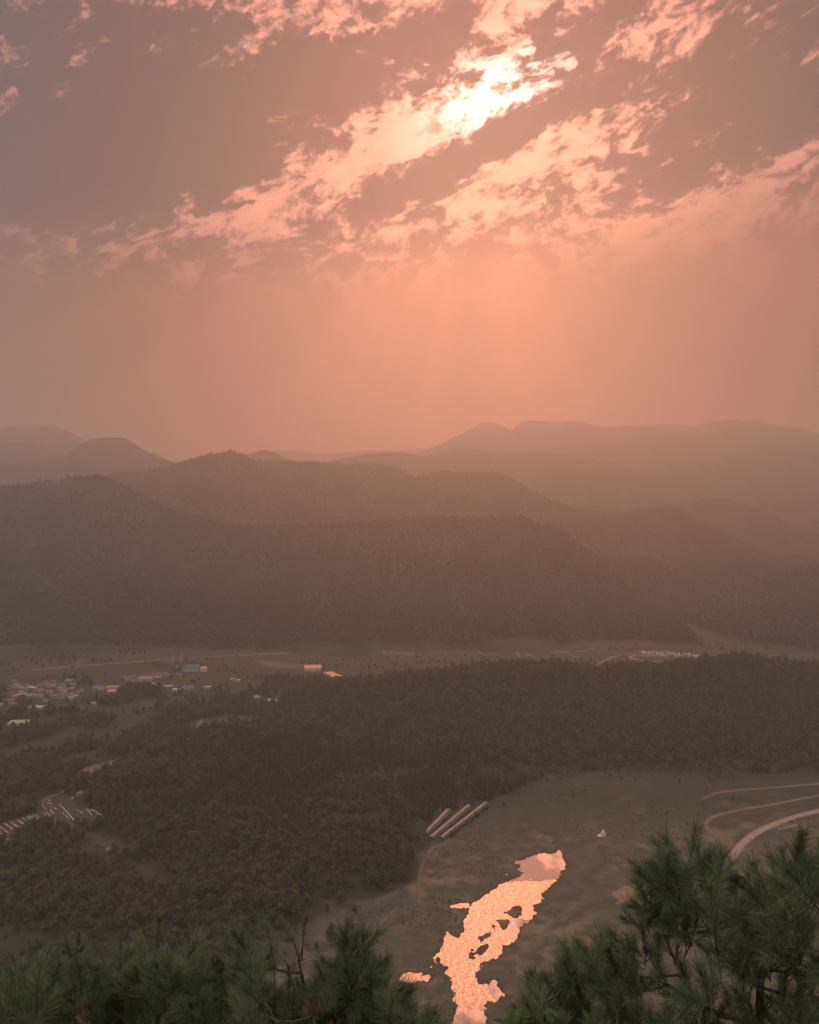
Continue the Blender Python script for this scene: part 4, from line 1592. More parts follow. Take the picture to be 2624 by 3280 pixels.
for lab, px, py in (('left of two white cars driving on the valley road', 1184, 2087), ('right of two white cars driving on the valley road', 1229, 2089)):
    p = on_ground(px, py)
    car(lab, (p[0], p[1], p[2] + 0.22), 0.1, 'white', None)
_lot = np.array([on_ground(a, b)[:2] for a, b in [(2056, 2087), (2075, 2086), (2150, 2089), (2200, 2094), (2250, 2101), (2245, 2106), (2180, 2102), (2110, 2101), (2056, 2100)]])
_k = 0
for yy in np.arange(_lot[:, 1].min() + 2, _lot[:, 1].max(), 7.5):
    for xx in np.arange(_lot[:, 0].min() + 2, _lot[:, 0].max(), 2.9):
        if random.random() < 0.45 or poly_sd(np.array([xx]), np.array([yy]), _lot)[0] > -1:
            continue
        c = random.choice(('white', 'silver', 'silver', 'dark'))
        car(c + ' car among the rows parked on the far gravel lot', (xx, yy, Hs(xx, yy) + 0.15), math.pi / 2 + random.uniform(-.06, .06), c, c + ' cars on the far gravel lot', False)
        _k += 1


# ---------------------------------------------------------------- pylon on the far ridge
def pylon():
    X, yc, w, hf = MTNS['peak']
    x = at_depth(2000, 1600, 2450)[0]
    y = float(np.interp(x, X, yc))
    z = float(hf(np.array([x]), np.array([y]))[0])
    e = empty('power_pylon', (x, y, z - 1))
    tag(e, 'faint lattice power pylon on the ridge saddle', 'pylon')
    m = pbr('pylon_steel', (0.2, 0.19, 0.18), 0.6, 0.1, 1, 0.4)
    hh = 64.0
    for sx in (-1, 1):
        for sy in (-1, 1):
            b = MB()
            b.tube([(sx * 5, sy * 5, 0), (sx * 1.6, sy * 1.6, hh * .62), (sx * .5, sy * .5, hh)], [.45, .4, .3], 4)
            b.build('leg', m, e)
    b = MB()
    zs = np.linspace(2, hh * .62, 9)
    for i in range(8):
        for s in (-1, 1):
            r0, r1 = 5 - 3.4 * zs[i] / (hh * .62), 5 - 3.4 * zs[i + 1] / (hh * .62)
            b.tube([(-r0, s * r0, zs[i]), (r1, s * r1, zs[i + 1])], .2, 3)
            b.tube([(r0, s * r0, zs[i]), (-r1, s * r1, zs[i + 1])], .2, 3)
            b.tube([(s * r0, -r0, zs[i]), (s * r1, r1, zs[i + 1])], .2, 3)
    b.build('lattice', m, e)
    for k, (zz, ln) in enumerate(((.66, 8), (.78, 9), (.9, 7))):
        a = MB()
        a.tube([(-ln, 0, hh * zz), (0, 0, hh * zz + 1.2), (ln, 0, hh * zz)], [.2, .45, .2], 4)
        a.build('cross_arm', m, e)


pylon()


# ================================================================ woods
def plant_woods():
    # valley woods
    X, Y = jitter_grid(-760, 900, 400, 1130, 5.0)
    z = H(X, Y)
    h0 = H0(X, Y)
    n = fbm(X / 45, Y / 45, 3, 91)
    px, py = to_px(X, Y, z)
    hillw = np.clip((h0 - 1.3) / 4, 0, 1)
    left = (X < -60 - (Y - 420) * 0.05)
    dens = np.maximum(hillw, np.where((h0 > 0.9) & (Y > 600), 0.2, 0))
    dens = np.maximum(dens, np.where(left & (Y < 760), np.clip(0.8 + n * 2.2, 0, 1), 0))
    dens = np.maximum(dens, np.where((Y >= 740) & (Y < 1010) & (X < 0), np.clip(0.5 + n * 2.0, 0, 0.95), 0))
    dens = np.maximum(dens, np.where((Y >= 900) & (X < 150), np.clip(-0.1 + n * 1.5, 0, 0.6), 0))
    # wooded corner between knoll, greenhouses and ridge
    dens = np.maximum(dens, np.where((Y > 575) & (Y < 720) & (X > -170) & (X < 40 + (Y - 640) * 1.0), 0.95, 0))
    dens = np.where((X > 20) & (Y < 640) & (h0 < 4) & (py > 2560), 0, dens)
    # river flat stays open
    flat = (X > -85) & (X < 400) & (Y < 570) & (h0 < 2.0)
    dens = np.where(flat, np.where((n > 0.32) & (X < -10), 0.12, 0.0), dens)
    dens = np.where((X > 130) & (Y < 690) & (h0 < 3), 0, dens)
    keep = (RNG.uniform(size=X.size) < dens) & ~in_clear(X, Y)
    vis = (px > -800) & (px < 3400) & (py < 3500)
    keep &= vis
    X, Y, z, px, py, h0, n = [a[keep] for a in (X, Y, z, px, py, h0, n)]
    m = len(X)
    t = RNG.uniform(size=m) + 0.25 * fbm(X / 30, Y / 30, 2, 95)
    conif = np.where(Y > 700, 0.25, 0.12)
    pick = np.where(t < conif, 6 + RNG.integers(0, 2, m), np.where(t > 0.80, 4 + RNG.integers(0, 2, m), RNG.integers(0, 4, m)))
    hollow = (Y > 618) & (Y < 760) & (X > -170) & (X < 70)
    pick = np.where(hollow & (RNG.uniform(size=m) < 0.85), 6 + RNG.integers(0, 2, m), pick)
    knoll = (np.hypot(X + 38, Y - 570) < 95) & (h0 > 2)
    pick = np.where(knoll & (RNG.uniform(size=m) < np.where(h0 > 17, 0.9, 0.25)), 4 + RNG.integers(0, 2, m), pick)
    scl = (0.7 + 0.75 * RNG.uniform(size=m) ** 2.2 + 0.12 * fbm(X / 18, Y / 18, 2, 98)) * 0.98
    z = z - 0.3
    # the nearest 300 in view stand as trees of their own
    seen = (px > -20) & (px < 2640) & (py < np.where(px < 1480, 2990, 2640))
    order = np.argsort(np.where(seen, Y, 9e9))[:300]
    solo = np.zeros(m, bool)
    solo[order] = True
    names = {'broadleaf_tree': 'round crowned green tree', 'autumn_tree': 'rust tinged tree', 'conifer_tree': 'pointed dark conifer'}
    for i in order:
        nm, cat, cm, tm = KINDS[pick[i]]
        if knoll[i]:
            where = 'in the wood on the round knoll'
        elif X[i] > -75:
            where = 'on the low bank beside the river flat'
        elif Y[i] < 545:
            where = 'low on the slope ' + ('at the left picture edge' if px[i] < 220 else 'above the pine with the bare twig' if px[i] < 640 else 'above the middle pine')
        else:
            where = ('beside the plastic rows' if px[i] < 420 else 'on the slope left of the knoll' if px[i] < 800 else 'in the hollow beside the knoll')
        e = empty(nm, (X[i], Y[i], z[i]), random.uniform(0, 6.28))
        s = scl[i]
        e.scale = (s * random.uniform(.9, 1.15), s * random.uniform(.9, 1.15), s * random.uniform(.85, 1.2))
        tag(e, names[nm] + ' ' + where, cat, names[nm] + 's ' + where)
        link_mesh('crown', cm, e)
        link_mesh('trunk', tm, e)
    r = ~solo
    P = np.stack([X, Y, z], 1)
    nearw = r & (Y < 720)
    wood('wood', 'dim mixed wood on the near slopes and hollows', P[nearw], pick[nearw], scl[nearw], NG_MID)
    farw = r & (Y >= 720)
    wood('wood', 'dark wood covering the ridge across the valley', P[farw], pick[farw], scl[farw], NG_MID)

    # bushes on the open patches of the left slope
    bx, by = jitter_grid(-520, -60, 420, 760, 4.2)
    k = (RNG.uniform(size=bx.size) < np.clip(0.45 + 0.7 * fbm(bx / 20, by / 20, 3, 88), 0.1, 0.9)) & (H0(bx, by) < 6) & ~in_clear(bx, by)
    bx, by = bx[k], by[k]
    wood('scrub', 'bushes on the open patches of the left slope', np.stack([bx, by, H(bx, by) - .3], 1), RNG.choice([0, 1, 2, 4, 5], len(bx)), RNG.uniform(.15, .42, len(bx)), NG_MID)
    # bushes thinning out from the foot of the ridge into the meadow
    bx, by = jitter_grid(0, 760, 610, 780, 3.6)
    hh = H0(bx, by)
    k = (hh < 3.0) & (RNG.uniform(size=bx.size) < np.clip(-0.12 + 0.3 * hh + 0.5 * fbm(bx / 22, by / 22, 3, 89), 0, 0.75)) & ~in_clear(bx, by)
    bx, by = bx[k], by[k]
    wood('scrub', 'bushes thinning out from the foot of the ridge into the meadow', np.stack([bx, by, H(bx, by) - .3], 1), RNG.choice([0, 1, 2, 4, 5], len(bx)), RNG.uniform(.14, .5, len(bx)), NG_MID)
    # hedges and single bushes over the fields
    X, Y = jitter_grid(-620, 620, 1010, 1420, 11)
    n = fbm(X / 50, Y / 22, 3, 97)
    k = (RNG.uniform(size=X.size) < np.clip(n * 1.8 + 0.05, 0, 0.8)) & ~in_clear(X, Y)
    X, Y = X[k], Y[k]
    wood('hedge', 'scattered hedges and bushes of the far fields', np.stack([X, Y, H(X, Y) - .4], 1), RNG.integers(0, 3, len(X)), RNG.uniform(.35, .7, len(X)), NG_FAR)
    # low scrub on the river flat
    X, Y = jitter_grid(-80, 330, 360, 680, 2.4)
    h = H(X, Y)
    n = fbm(X / 25, Y / 25, 3, 99)
    k = (h > 0.35) & (H0(X, Y) < 3) & (RNG.uniform(size=X.size) < np.clip(-0.05 + n * 1.3, 0.004, 0.7)) & ~in_clear(X, Y)
    X, Y = X[k], Y[k]
    wood('scrub', 'low scrub and reeds dotted over the river flat', np.stack([X, Y, H(X, Y) - .25], 1), RNG.choice([0, 1, 2, 4, 5], len(X)), RNG.uniform(.06, .17, len(X)), NG_MID)

    # tussocks and gravel weed along the waterline
    X, Y = jitter_grid(-70, 180, 370, 640, 1.25)
    h = H(X, Y)
    k = (h > -0.06) & (h < 0.34) & (RNG.uniform(size=X.size) < 0.30)
    X, Y = X[k], Y[k]
    wood('scrub', 'ragged tussocks fringing the river banks and islands', np.stack([X, Y, H(X, Y) - .15], 1), RNG.choice([0, 1, 2, 4, 5], len(X)), RNG.uniform(.05, .13, len(X)), NG_MID)

    # mountain forest
    for key, st, lab, full in (('left', 7.2, 'forest on the dark left mountain shoulder', True), ('spur', 7.2, 'forest on the mountain spur behind the valley road', True),
                               ('right_low', 9.0, 'forest on the low slope at the right edge', True), ('peak', 8.5, 'forest on the long ridge with the pointed summit', True),
                               ('behind_right', 11.0, 'forest on the faint hill behind the saddle', False), ('cone', 11.0, 'forest on the flat topped hazy hill', False)):
        Xm, yc, wd, hf = MTNS[key]
        X, Y = jitter_grid(Xm[0], Xm[-1], yc.min() - wd * 1.0, yc.max() + 60, st)
        d = Y - np.interp(X, Xm, yc)
        z = hf(X, Y)
        px, py = to_px(X, Y, z)
        lim = wd * 0.95 if full else wd * 0.25
        k = (d > -lim) & (d < 45) & (z > 3) & (px > -650) & (px < 3250)
        X, Y, z = X[k], Y[k], z[k]
        m = len(X)
        wood('forest', lab, np.stack([X, Y, z - 4.5], 1), np.where(RNG.uniform(size=m) < .45, 3 + RNG.integers(0, 3, m), RNG.integers(0, 3, m)),
             RNG.uniform(.95, 1.35, m), NG_FAR)


plant_woods()


# ================================================================ foreground pines
def needle_mat(name, c1, c2, trans=0.4):
    m, T = new_mat(name)
    pos = T.node('ShaderNodeNewGeometry').outputs['Position']
    oi = T.node('ShaderNodeObjectInfo').outputs['Random']
    f = T.m('ADD', T.m('MULTIPLY', T.noise(pos, 6.0, 3, 0.6), 0.6), T.m('MULTIPLY', oi, 0.45))
    c = T.mix(T.rng(f, 0.2, 0.85), c1, c2)
    p = T.node('ShaderNodeBsdfPrincipled')
    T.put(p.inputs['Base Color'], c)
    p.inputs['Roughness'].default_value = 0.5
    p.inputs['Specular IOR Level'].default_value = 0.35
    t = T.node('ShaderNodeBsdfTranslucent')
    T.put(t.inputs[0], c)
    mx = T.node('ShaderNodeMixShader')
    mx.inputs[0].default_value = trans
    T.l.new(p.outputs[0], mx.inputs[1])
    T.l.new(t.outputs[0], mx.inputs[2])
    out_surface(T, mx.outputs[0])
    return m


M_NEEDLE = needle_mat('pine_needles', (0.105, 0.13, 0.054), (0.19, 0.205, 0.09))
M_DEAD = needle_mat('dead_rust_needles', (0.13, 0.06, 0.04), (0.22, 0.105, 0.07))
M_PBARK = pbr('pine_bark', (0.055, 0.045, 0.036), 0.9, 0.35, 14.0, 0.1, bump=0.5, bscale=60)
M_CONE = pbr('pine_cone', (0.055, 0.040, 0.030), 0.85, 0.3, 30.0, 0.15)


def tuft_mesh(seed, n, mat, L=0.2, nl=0.095, spread=(20, 72), wid=0.00095, shoots=3):
    """a branchlet of a few shoots, each a woody axis with needles sweeping forward; +Z is the growing direction"""
    rg = np.random.default_rng(seed)
    vs, fs, wood_ = [], [], MB()
    for sh in range(shoots):
        if sh == 0:
            o0, ax, LL = np.zeros(3), np.array([0, 0, 1.0]), L
        else:
            a0 = 2.2 * sh + rg.uniform(-.5, .5)
            tilt = math.radians(rg.uniform(28, 62))
            ax = np.array([math.sin(tilt) * math.cos(a0), math.sin(tilt) * math.sin(a0), math.cos(tilt)])
            o0 = np.array([0, 0, -L * rg.uniform(0.05, 0.5)])
            LL = L * rg.uniform(.6, .95)
        e1 = np.cross(ax, [0.31, 0.77, 0.2])
        e1 /= np.linalg.norm(e1)
        e2 = np.cross(ax, e1)
        bend = rg.normal(0, 0.12, 2)
        lift = np.array([0, 0, 0.18 if sh else 0.0])

        def axis_pt(t):
            return o0 + ax * t * LL + (e1 * bend[0] + e2 * bend[1] + lift) * t * t * LL
        for i in range(n):
            t = rg.uniform(0.12, 1.0) ** 0.75
            p = axis_pt(t)
            az = rg.uniform(0, 2 * math.pi)
            sp = math.radians(rg.uniform(*spread) * (1.12 - 0.55 * t))
            d = math.sin(sp) * (math.cos(az) * e1 + math.sin(az) * e2) + math.cos(sp) * ax
            ln = nl * rg.uniform(0.7, 1.15)
            cur = np.array([0, 0, -1.0]) * rg.uniform(-0.05, 0.2) + rg.normal(0, .07, 3)
            mid = p + d * ln * 0.55 + cur * ln * 0.10
            tip = p + d * ln + cur * ln * 0.5
            u = np.cross(d, rg.normal(size=3))
            u /= np.linalg.norm(u) + 1e-9
            v = np.cross(d, u)
            b = len(vs)
            w = wid * rg.uniform(.8, 1.2)
            vs += [p + u * w, p - u * w * .5 + v * w * .87, p - u * w * .5 - v * w * .87,
                   mid + u * w, mid - u * w * .5 + v * w * .87, mid - u * w * .5 - v * w * .87, tip]
            for k in range(3):
                k2 = (k + 1) % 3
                fs += [(b + k, b + k2, b + 3 + k2, b + 3 + k), (b + 3 + k, b + 3 + k2, b + 6)]
        wood_.tube([tuple(axis_pt(t)) for t in (-0.05, .35, .7, 1.0)], [.0036, .0032, .0027, .002], 5)
        if sh:
            wood_.tube([(0, 0, float(o0[2]) - .01), tuple(axis_pt(0.06))], [.0036, .0034], 4)
    nneed = len(fs)
    b = len(vs)
    wood_.tube([(0, 0, -L * .55), (0, 0, 0)], [.0042, .0036], 5)
    vs += [np.array(q) for q in wood_.v]
    fs += [tuple(b + i for i in f) for f in wood_.f]
    me = bpy.data.meshes.new('needle_tuft')
    me.from_pydata([tuple(v) for v in vs], [], fs)
    me.materials.append(mat)
    me.materials.append(M_PBARK)
    mi = np.zeros(len(fs), np.int32)
    mi[nneed:] = 1
    me.polygons.foreach_set('material_index', mi)
    return me


TUFTS = [tuft_mesh(400 + i, 112 + 14 * (i % 4), M_NEEDLE, 0.16 + 0.02 * (i % 4), 0.10 + 0.006 * (i % 3)) for i in range(8)]
TUFTS_THIN = [tuft_mesh(430 + i, 90, M_NEEDLE, 0.22, 0.075, (14, 52), shoots=1) for i in range(3)]
TUFTS_DEAD = [tuft_mesh(440 + i, 110, M_DEAD, 0.13, 0.05, (15, 50), shoots=2) for i in range(3)]


def cone_mesh():
    b = MB()
    n, k = 9, 10
    rg = random.Random(3)
    for i in range(n):
        t = i / (n - 1)
        r = 0.019 * math.sin(math.pi * (0.18 + 0.78 * t)) + 0.003
        for j in range(k):
            a = 2 * math.pi * (j + 0.5 * (i % 2)) / k
            c = Vector((math.cos(a) * r, math.sin(a) * r, -0.045 * t))
            o = Vector((math.cos(a), math.sin(a), 0.35)) * 0.007
            s = Vector((-math.sin(a), math.cos(a), 0)) * 0.005
            b.add([c - s, c + s, c + o + s * .6, c + o - s * .6, c + o * .6 - Vector((0, 0, .006))], [(0, 1, 2, 3), (3, 2, 4), (0, 3, 4), (1, 4, 2)])
    return b.mesh('pine_cone', M_CONE)


CONE = cone_mesh()


def pine(label, base_px, depth, tips, dead=(), bare=(), cones=(), trunk_to=None, group='foreground pines', seed=1):
    """tips: list of (position, kind, up-vector) shoots; the branches grow to meet them"""
    rg = random.Random(seed)
    b0 = at_depth(base_px, 3280, depth)
    bx, by = float(b0[0]), float(b0[1])
    bz = hillside_z(bx, by) - 0.1
    e = empty('pine_tree', (bx, by, bz))
    tag(e, label, 'tree', group)
    base = Vector((bx, by, bz))
    top = Vector(trunk_to)
    nodes, parent, plen, load = [], [], [], []

    def add(p, par):
        nodes.append(Vector(p))
        parent.append(par)
        plen.append(0 if par < 0 else plen[par] + (Vector(p) - nodes[par]).length)
        load.append(0)
        return len(nodes) - 1
    k = add(base, -1)
    ntr = 9
    for i in range(1, ntr + 1):
        t = i / ntr
        w = Vector((rg.gauss(0, .03), rg.gauss(0, .03), 0)) * (1 - t)
        k = add(base.lerp(top, t) + w, k)
    trunk_n = len(nodes)
    chains = []
    tips = sorted(tips, key=lambda q: (Vector(q[0]) - top).length)
    for pos, kind, up in tips:
        p = Vector(pos)
        best, bc = 0, 1e9
        for i, q in enumerate(nodes):
            if i < trunk_n - 5 and i < trunk_n:
                continue
            dz = q.z - p.z
            c = (q - p).length + 0.22 * plen[i] + max(0, dz) * 0.35
            if c < bc:
                best, bc = i, c
        q = nodes[best]
        L = (p - q).length
        m = max(2, int(L / 0.09))
        ch = [best]
        cur = best
        out = Vector((p.x - q.x, p.y - q.y, 0))
        for i in range(1, m + 1):
            t = i / m
            pt = q.lerp(p, t)
            pt += Vector((0, 0, -1)) * (math.sin(math.pi * t) * L * 0.10) + Vector((rg.gauss(0, .012), rg.gauss(0, .012), rg.gauss(0, .008))) * (1 if i < m else 0)
            cur = add(pt, cur)
            ch.append(cur)
        chains.append((ch, kind, up))
        i = cur
        while i >= 0:
            load[i] += 1
            i = parent[i]

    def rad(i):
        return 0.0024 + 0.0019 * math.sqrt(max(load[i], 0.3))
    tb = MB()
    tb.tube([nodes[i] - base for i in range(trunk_n)], [max(0.055 * (1 - i / (trunk_n + 1)), rad(i)) for i in range(trunk_n)], 9)
    tb.build('trunk', M_PBARK, e, True)
    small = MB()
    for ch, kind, up in chains:
        big = load[ch[1]] >= 5
        b = MB() if big else small
        rr = [min(rad(i), rad(ch[1]) * 1.02) for i in ch]
        b.tube([nodes[i] - base for i in ch], rr, 6 if big else 4)
        if big:
            b.build('branch', M_PBARK, e, True)
    if small.v:
        small.build('twigs', M_PBARK, e, True)['kind'] = 'stuff'
    for ch, kind, up in chains:
        p = nodes[ch[-1]]
        g = (p - nodes[ch[-2]])
        g = g.normalized() if g.length > 1e-6 else Vector((0, 0, 1))
        d = g * 0.45 + Vector(up) + Vector((rg.gauss(0, .36), rg.gauss(0, .36), rg.gauss(0, .2)))
        d.normalize()
        if kind == 'bare':
            bb = MB()
            bb.tube([p - base, p - base + d * .09, p - base + d * .2 + Vector((.012, 0, 0))], [.0042, .0035, .003], 5)
            bb.tube([p - base + d * .19, p - base + d * .22 + Vector((-.03, 0, .004))], [.003, .004], 5)
            bb.build('bare_twig', M_PBARK, e)
            continue
        me = rg.choice(TUFTS_DEAD if kind == 'dead' else TUFTS_THIN if kind == 'thin' else TUFTS)
        o = link_mesh('needle_tuft', me, e)
        o.location = p - base
        qd = d.to_track_quat('Z', 'Y')
        o.rotation_mode = 'QUATERNION'
        from mathutils import Quaternion
        o.rotation_quaternion = qd @ Quaternion((0, 0, 1), rg.uniform(0, 6.28))
        s = rg.uniform(.85, 1.2) * {'big': 1.25, 'dead': 0.75}.get(kind, 1.0)
        o.scale = (s, s, s)
        if kind == 'dead':
            o['label'] = 'rusty dead needle tuft'
    for px, py, dp in cones:
        o = link_mesh('pine_cone', CONE, e)
        o.location = Vector(at_depth(px, py, dp)) - base
        o.rotation_euler = (rg.uniform(-.5, .5), rg.uniform(-.5, .5), rg.uniform(0, 6))
        s = rg.uniform(1.0, 1.4)
        o.scale = (s, s, s)
    return e


def tips_under(sky, n, depth, spread, bottom, seed, holes=(), up=(0, 0.0, 0.9), drop=180):
    """shoot tips filling a crown below its skyline, seen in the photograph"""
    rg = random.Random(seed)
    xs = [s[0] for s in sky]
    ys = [s[1] for s in sky]
    out = []
    tries = 0
    while len(out) < n and tries < n * 40:
        tries += 1
        px = rg.uniform(xs[0], xs[-1])
        t = float(np.interp(px, xs, ys)) + drop
        if t > bottom:
            continue
        py = t + (bottom - t) * (rg.random() ** 1.15)
        if any(((px - h[0]) / h[2]) ** 2 + ((py - h[1]) / h[3]) ** 2 < 1 for h in holes):
            continue
        dp = depth + rg.gauss(0, spread) - 0.0004 * (py - t)
        p = at_depth(px, py, dp)
        if any((Vector(p) - Vector(q[0])).length < 0.055 for q in out):
            continue
        cx = 0.5 * (xs[0] + xs[-1])
        side = (px - cx) / (xs[-1] - xs[0])
        r = rg.random()
        kind = 'dead' if r < 0.012 else 'thin' if r < 0.12 else 'full'
        out.append((p, kind, (up[0] + side * 0.55, up[1] - 0.15, up[2])))
    return out


def peak(px, py, dp, kind='full', up=(0, 0, 1.2)):
    """a shoot whose needle tip reaches the given point"""
    off = {'big': 165, 'full': 138, 'thin': 118, 'dead': 85, 'bare': 90}[kind] * 4.8 / dp
    return (at_depth(px - up[0] * 60, py + off, dp), kind, up)


# left crowns
SKY_A = [(-260, 3090), (-100, 3070), (0, 3062), (70, 3055), (150, 3085), (205, 3150)]
ta = tips_under(SKY_A, 120, 4.9, 0.28, 3560, 21)
ta += [peak(60, 3050, 4.8), peak(-20, 3070, 5.0), peak(140, 3080, 4.7)]
pine('leftmost low pine crown cut by the left picture edge', -60, 5.1, ta, trunk_to=at_depth(-50, 3330, 5.0), seed=31)

SKY_B = [(130, 3110), (185, 3010), (235, 2975), (290, 3025), (340, 3020), (400, 3005), (450, 2985), (520, 2960), (580, 3010), (640, 3055), (700, 3120), (740, 3180)]
tb_ = tips_under(SKY_B, 250, 5.0, 0.32, 3580, 22)
tb_ += [peak(235, 2975, 5.0, 'full'), peak(215, 2960, 5.0, 'dead', (-.1, 0, 1.2)), peak(252, 2958, 5.02, 'dead', (.1, 0, 1.2)), peak(390, 2955, 5.0, 'bare', (.1, 0, 1.2)), peak(370, 3000, 4.9, 'full'),
        peak(518, 2912, 5.0, 'thin', (.25, 0, 1.2)), peak(530, 2955, 5.05, 'dead', (.3, 0, 1.0)), peak(470, 2985, 4.9), peak(570, 3000, 4.95), peak(630, 3045, 4.9, 'bare', (.8, 0, .6)),
        peak(330, 3020, 4.8), peak(270, 3170, 3.9, 'dead'), peak(285, 3185, 3.92, 'dead'), peak(640, 3060, 4.9)]
pine('left pine with rusty shoot tips and a bare twig at its top', 420, 5.2, tb_, trunk_to=at_depth(430, 3160, 5.05),
     cones=[(505, 3108, 4.85), (515, 3115, 4.85), (497, 3118, 4.86), (560, 3190, 4.7)], seed=32)

SKY_C = [(620, 3120), (670, 3035), (720, 3050), (770, 2990), (810, 2950), (850, 3020), (900, 3040), (960, 2985), (1000, 3055), (1040, 3020), (1080, 2955), (1150, 2945), (1200, 3010),
         (1235, 3070), (1290, 3120), (1360, 3160), (1410, 3210), (1450, 3270), (1480, 3340)]
tc = tips_under(SKY_C, 265, 4.8, 0.30, 3580, 23, holes=((880, 3000, 45, 40), (735, 3030, 40, 30)))
tc += [peak(815, 2935, 4.8, 'big', (-.1, 0, 1.2)), peak(790, 2955, 4.82, 'full', (-.35, 0, 1.1)), peak(690, 3025, 4.8, 'full', (-.5, 0, .9)), peak(720, 3055, 4.75, 'full', (-.2, 0, 1.1)),
       peak(962, 2918, 4.85, 'thin', (-.12, 0, 1.2)), peak(985, 3000, 4.85, 'thin', (.3, 0, 1.0)), peak(890, 2985, 4.8, 'thin', (.2, 0, 1.0)),
       peak(1080, 2955, 4.7, 'full', (-.5, 0, .9)), peak(1115, 2940, 4.72, 'big', (-.1, 0, 1.2)), peak(1150, 2945, 4.7, 'full', (.3, 0, 1.1)), peak(1100, 2985, 4.65, 'full', (-.2, 0, 1)),
       peak(1190, 3020, 4.7, 'full', (.7, 0, .8)), peak(1215, 3060, 4.7, 'full', (.7, 0, .7)), peak(1010, 3135, 3.9, 'dead'), peak(1000, 3150, 3.9, 'dead'), peak(745, 3220, 3.8, 'dead'), peak(770, 3225, 3.8, 'dead'), peak(1048, 3232, 3.8, 'dead'),
       peak(1225, 3040, 4.75, 'bare', (1.1, 0, .15)), peak(1280, 3110, 4.7, 'thin', (.2, 0, 1)), peak(1405, 3195, 4.6, 'thin', (.6, 0, .9)), peak(1440, 3235, 4.5, 'full', (.7, 0, .6))]
pine('middle pine with a round brush of needles at its right', 960, 5.0, tc, trunk_to=at_depth(980, 3200, 4.95),
     cones=[(700, 3080, 4.7), (1165, 3045, 4.65), (1150, 3050, 4.65)], seed=33)

# right crown
SKY_D = [(1680, 3330), (1730, 3170), (1800, 3140), (1850, 3050), (1890, 2975), (1950, 2985), (2010, 2975), (2030, 2900), (2090, 2880), (2130, 2860), (2150, 2830),
         (2060, 2740)]
SKY_D = [(1690, 3230), (1745, 3085), (1800, 3110), (1850, 3000), (1890, 2975), (1950, 2985), (2010, 2960), (2050, 2890), (2085, 2720), (2130, 2690), (2190, 2650), (2235, 2680),
         (2300, 2690), (2350, 2720), (2420, 2740), (2480, 2720), (2540, 2640), (2590, 2690), (2640, 2700), (2760, 2690), (2900, 2760)]
HOLES = ((2060, 2835, 60, 22), (1990, 2900, 60, 40), (2215, 3060, 60, 30), (2265, 3115, 70, 60), (2390, 3190, 120, 40), (2030, 3210, 30, 40), (2560, 3160, 60, 30), (2400, 3240, 90, 22))
td = tips_under(SKY_D, 281, 5.0, 0.33, 3480, 24, holes=HOLES, drop=115)
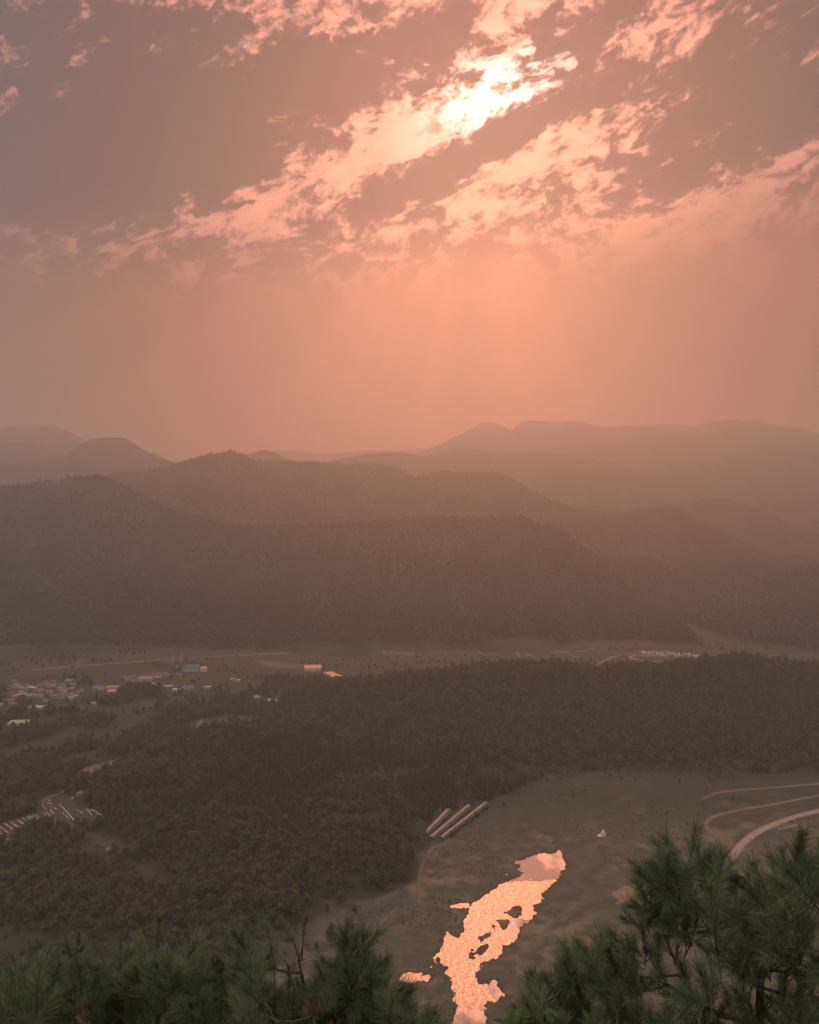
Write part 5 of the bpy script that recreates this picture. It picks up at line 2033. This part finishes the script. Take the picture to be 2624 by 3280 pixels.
td += [peak(2205, 2625, 5.0, 'big', (.08, 0, 1.3)), peak(2185, 2665, 5.0, 'full', (-.1, 0, 1.2)), peak(2140, 2690, 4.98, 'full', (-.35, 0, 1.0)), peak(2085, 2735, 4.95, 'full', (-.9, 0, .45)),
       peak(2095, 2770, 4.95, 'full', (-1.0, 0, .15)), peak(2300, 2685, 5.0, 'full', (.2, 0, 1.2)), peak(2260, 2690, 5.0, 'full'), peak(2345, 2715, 5.0, 'full', (.5, 0, 1)),
       peak(2535, 2620, 5.05, 'big', (-.08, 0, 1.3)), peak(2560, 2660, 5.05, 'full', (.2, 0, 1.2)), peak(2500, 2700, 5.0, 'full', (-.4, 0, 1.0)), peak(2610, 2700, 5.0, 'full', (.6, 0, .8)),
       peak(1890, 2965, 4.8, 'full', (-.25, 0, 1.2)), peak(1860, 3010, 4.8, 'full', (-.7, 0, .7)), peak(1780, 3060, 4.7, 'full', (-.15, 0, 1.2)), peak(1745, 3100, 4.7, 'full', (-.6, 0, .8)),
       peak(2040, 2890, 4.85, 'thin', (-.4, 0, 1.2)), peak(2070, 2880, 4.85, 'thin', (.2, 0, 1.2)), peak(1730, 3180, 4.6, 'full', (-.8, 0, .4))]
pine('big right pine with two upright leaders over the curved road', 2470, 5.2, td, trunk_to=at_depth(2430, 2980, 5.1),
     cones=[(2350, 2800, 4.8), (2365, 2810, 4.8)], seed=34)


# broadleaf sprig at the bottom edge
def shrub():
    rg = random.Random(77)
    c = at_depth(1690, 3420, 4.4)
    bz = hillside_z(c[0], c[1]) - 0.05
    e = empty('broadleaf_shrub', (c[0], c[1], bz))
    tag(e, 'leafy green shrub sprig between the two pine masses', 'shrub')
    base = Vector((c[0], c[1], bz))
    lm = leaf_mat('shrub_leaf', (0.045, 0.075, 0.020), (0.085, 0.115, 0.035), 0.3, 8.0)
    me = MB()
    # lanceolate leaf folded along its midrib, +Y outwards
    n = 6
    for i in range(n + 1):
        t = i / n
        w = 0.017 * math.sin(math.pi * min(1, t * .95 + .03)) ** 0.8
        y = 0.105 * t
        z = -0.028 * t * t
        me.v += [(-w, y, z + w * .35), (0, y, z), (w, y, z + w * .35)]
    for i in range(n):
        a = i * 3
        me.f += [(a, a + 1, a + 4, a + 3), (a + 1, a + 2, a + 5, a + 4)]
    leaf = me.mesh('leaf', lm, True)
    for px, py, dp in ((1665, 3222, 4.4), (1640, 3275, 4.35), (1720, 3228, 4.5), (1745, 3225, 4.55), (1690, 3300, 4.3), (1610, 3330, 4.3), (1650, 3380, 4.2), (1740, 3330, 4.35)):
        p = Vector(at_depth(px, py, dp)) - base
        b = MB()
        b.tube([Vector((0, 0, 0)), p * .5 + Vector((rg.gauss(0, .04), 0, 0)), p], [.009, .006, .003], 5)
        b.build('stem', M_PBARK, e)
        for k in range(13):
            o = link_mesh('leaf', leaf, e)
            t = rg.random()
            o.location = p + Vector((0, 0, -0.10 * t))
            o.rotation_euler = (R(rg.uniform(-40, 20)), R(rg.uniform(-25, 25)), k * 2.4 + rg.uniform(-.3, .3))
            s = rg.uniform(.8, 1.25)
            o.scale = (s, s, s)


shrub()
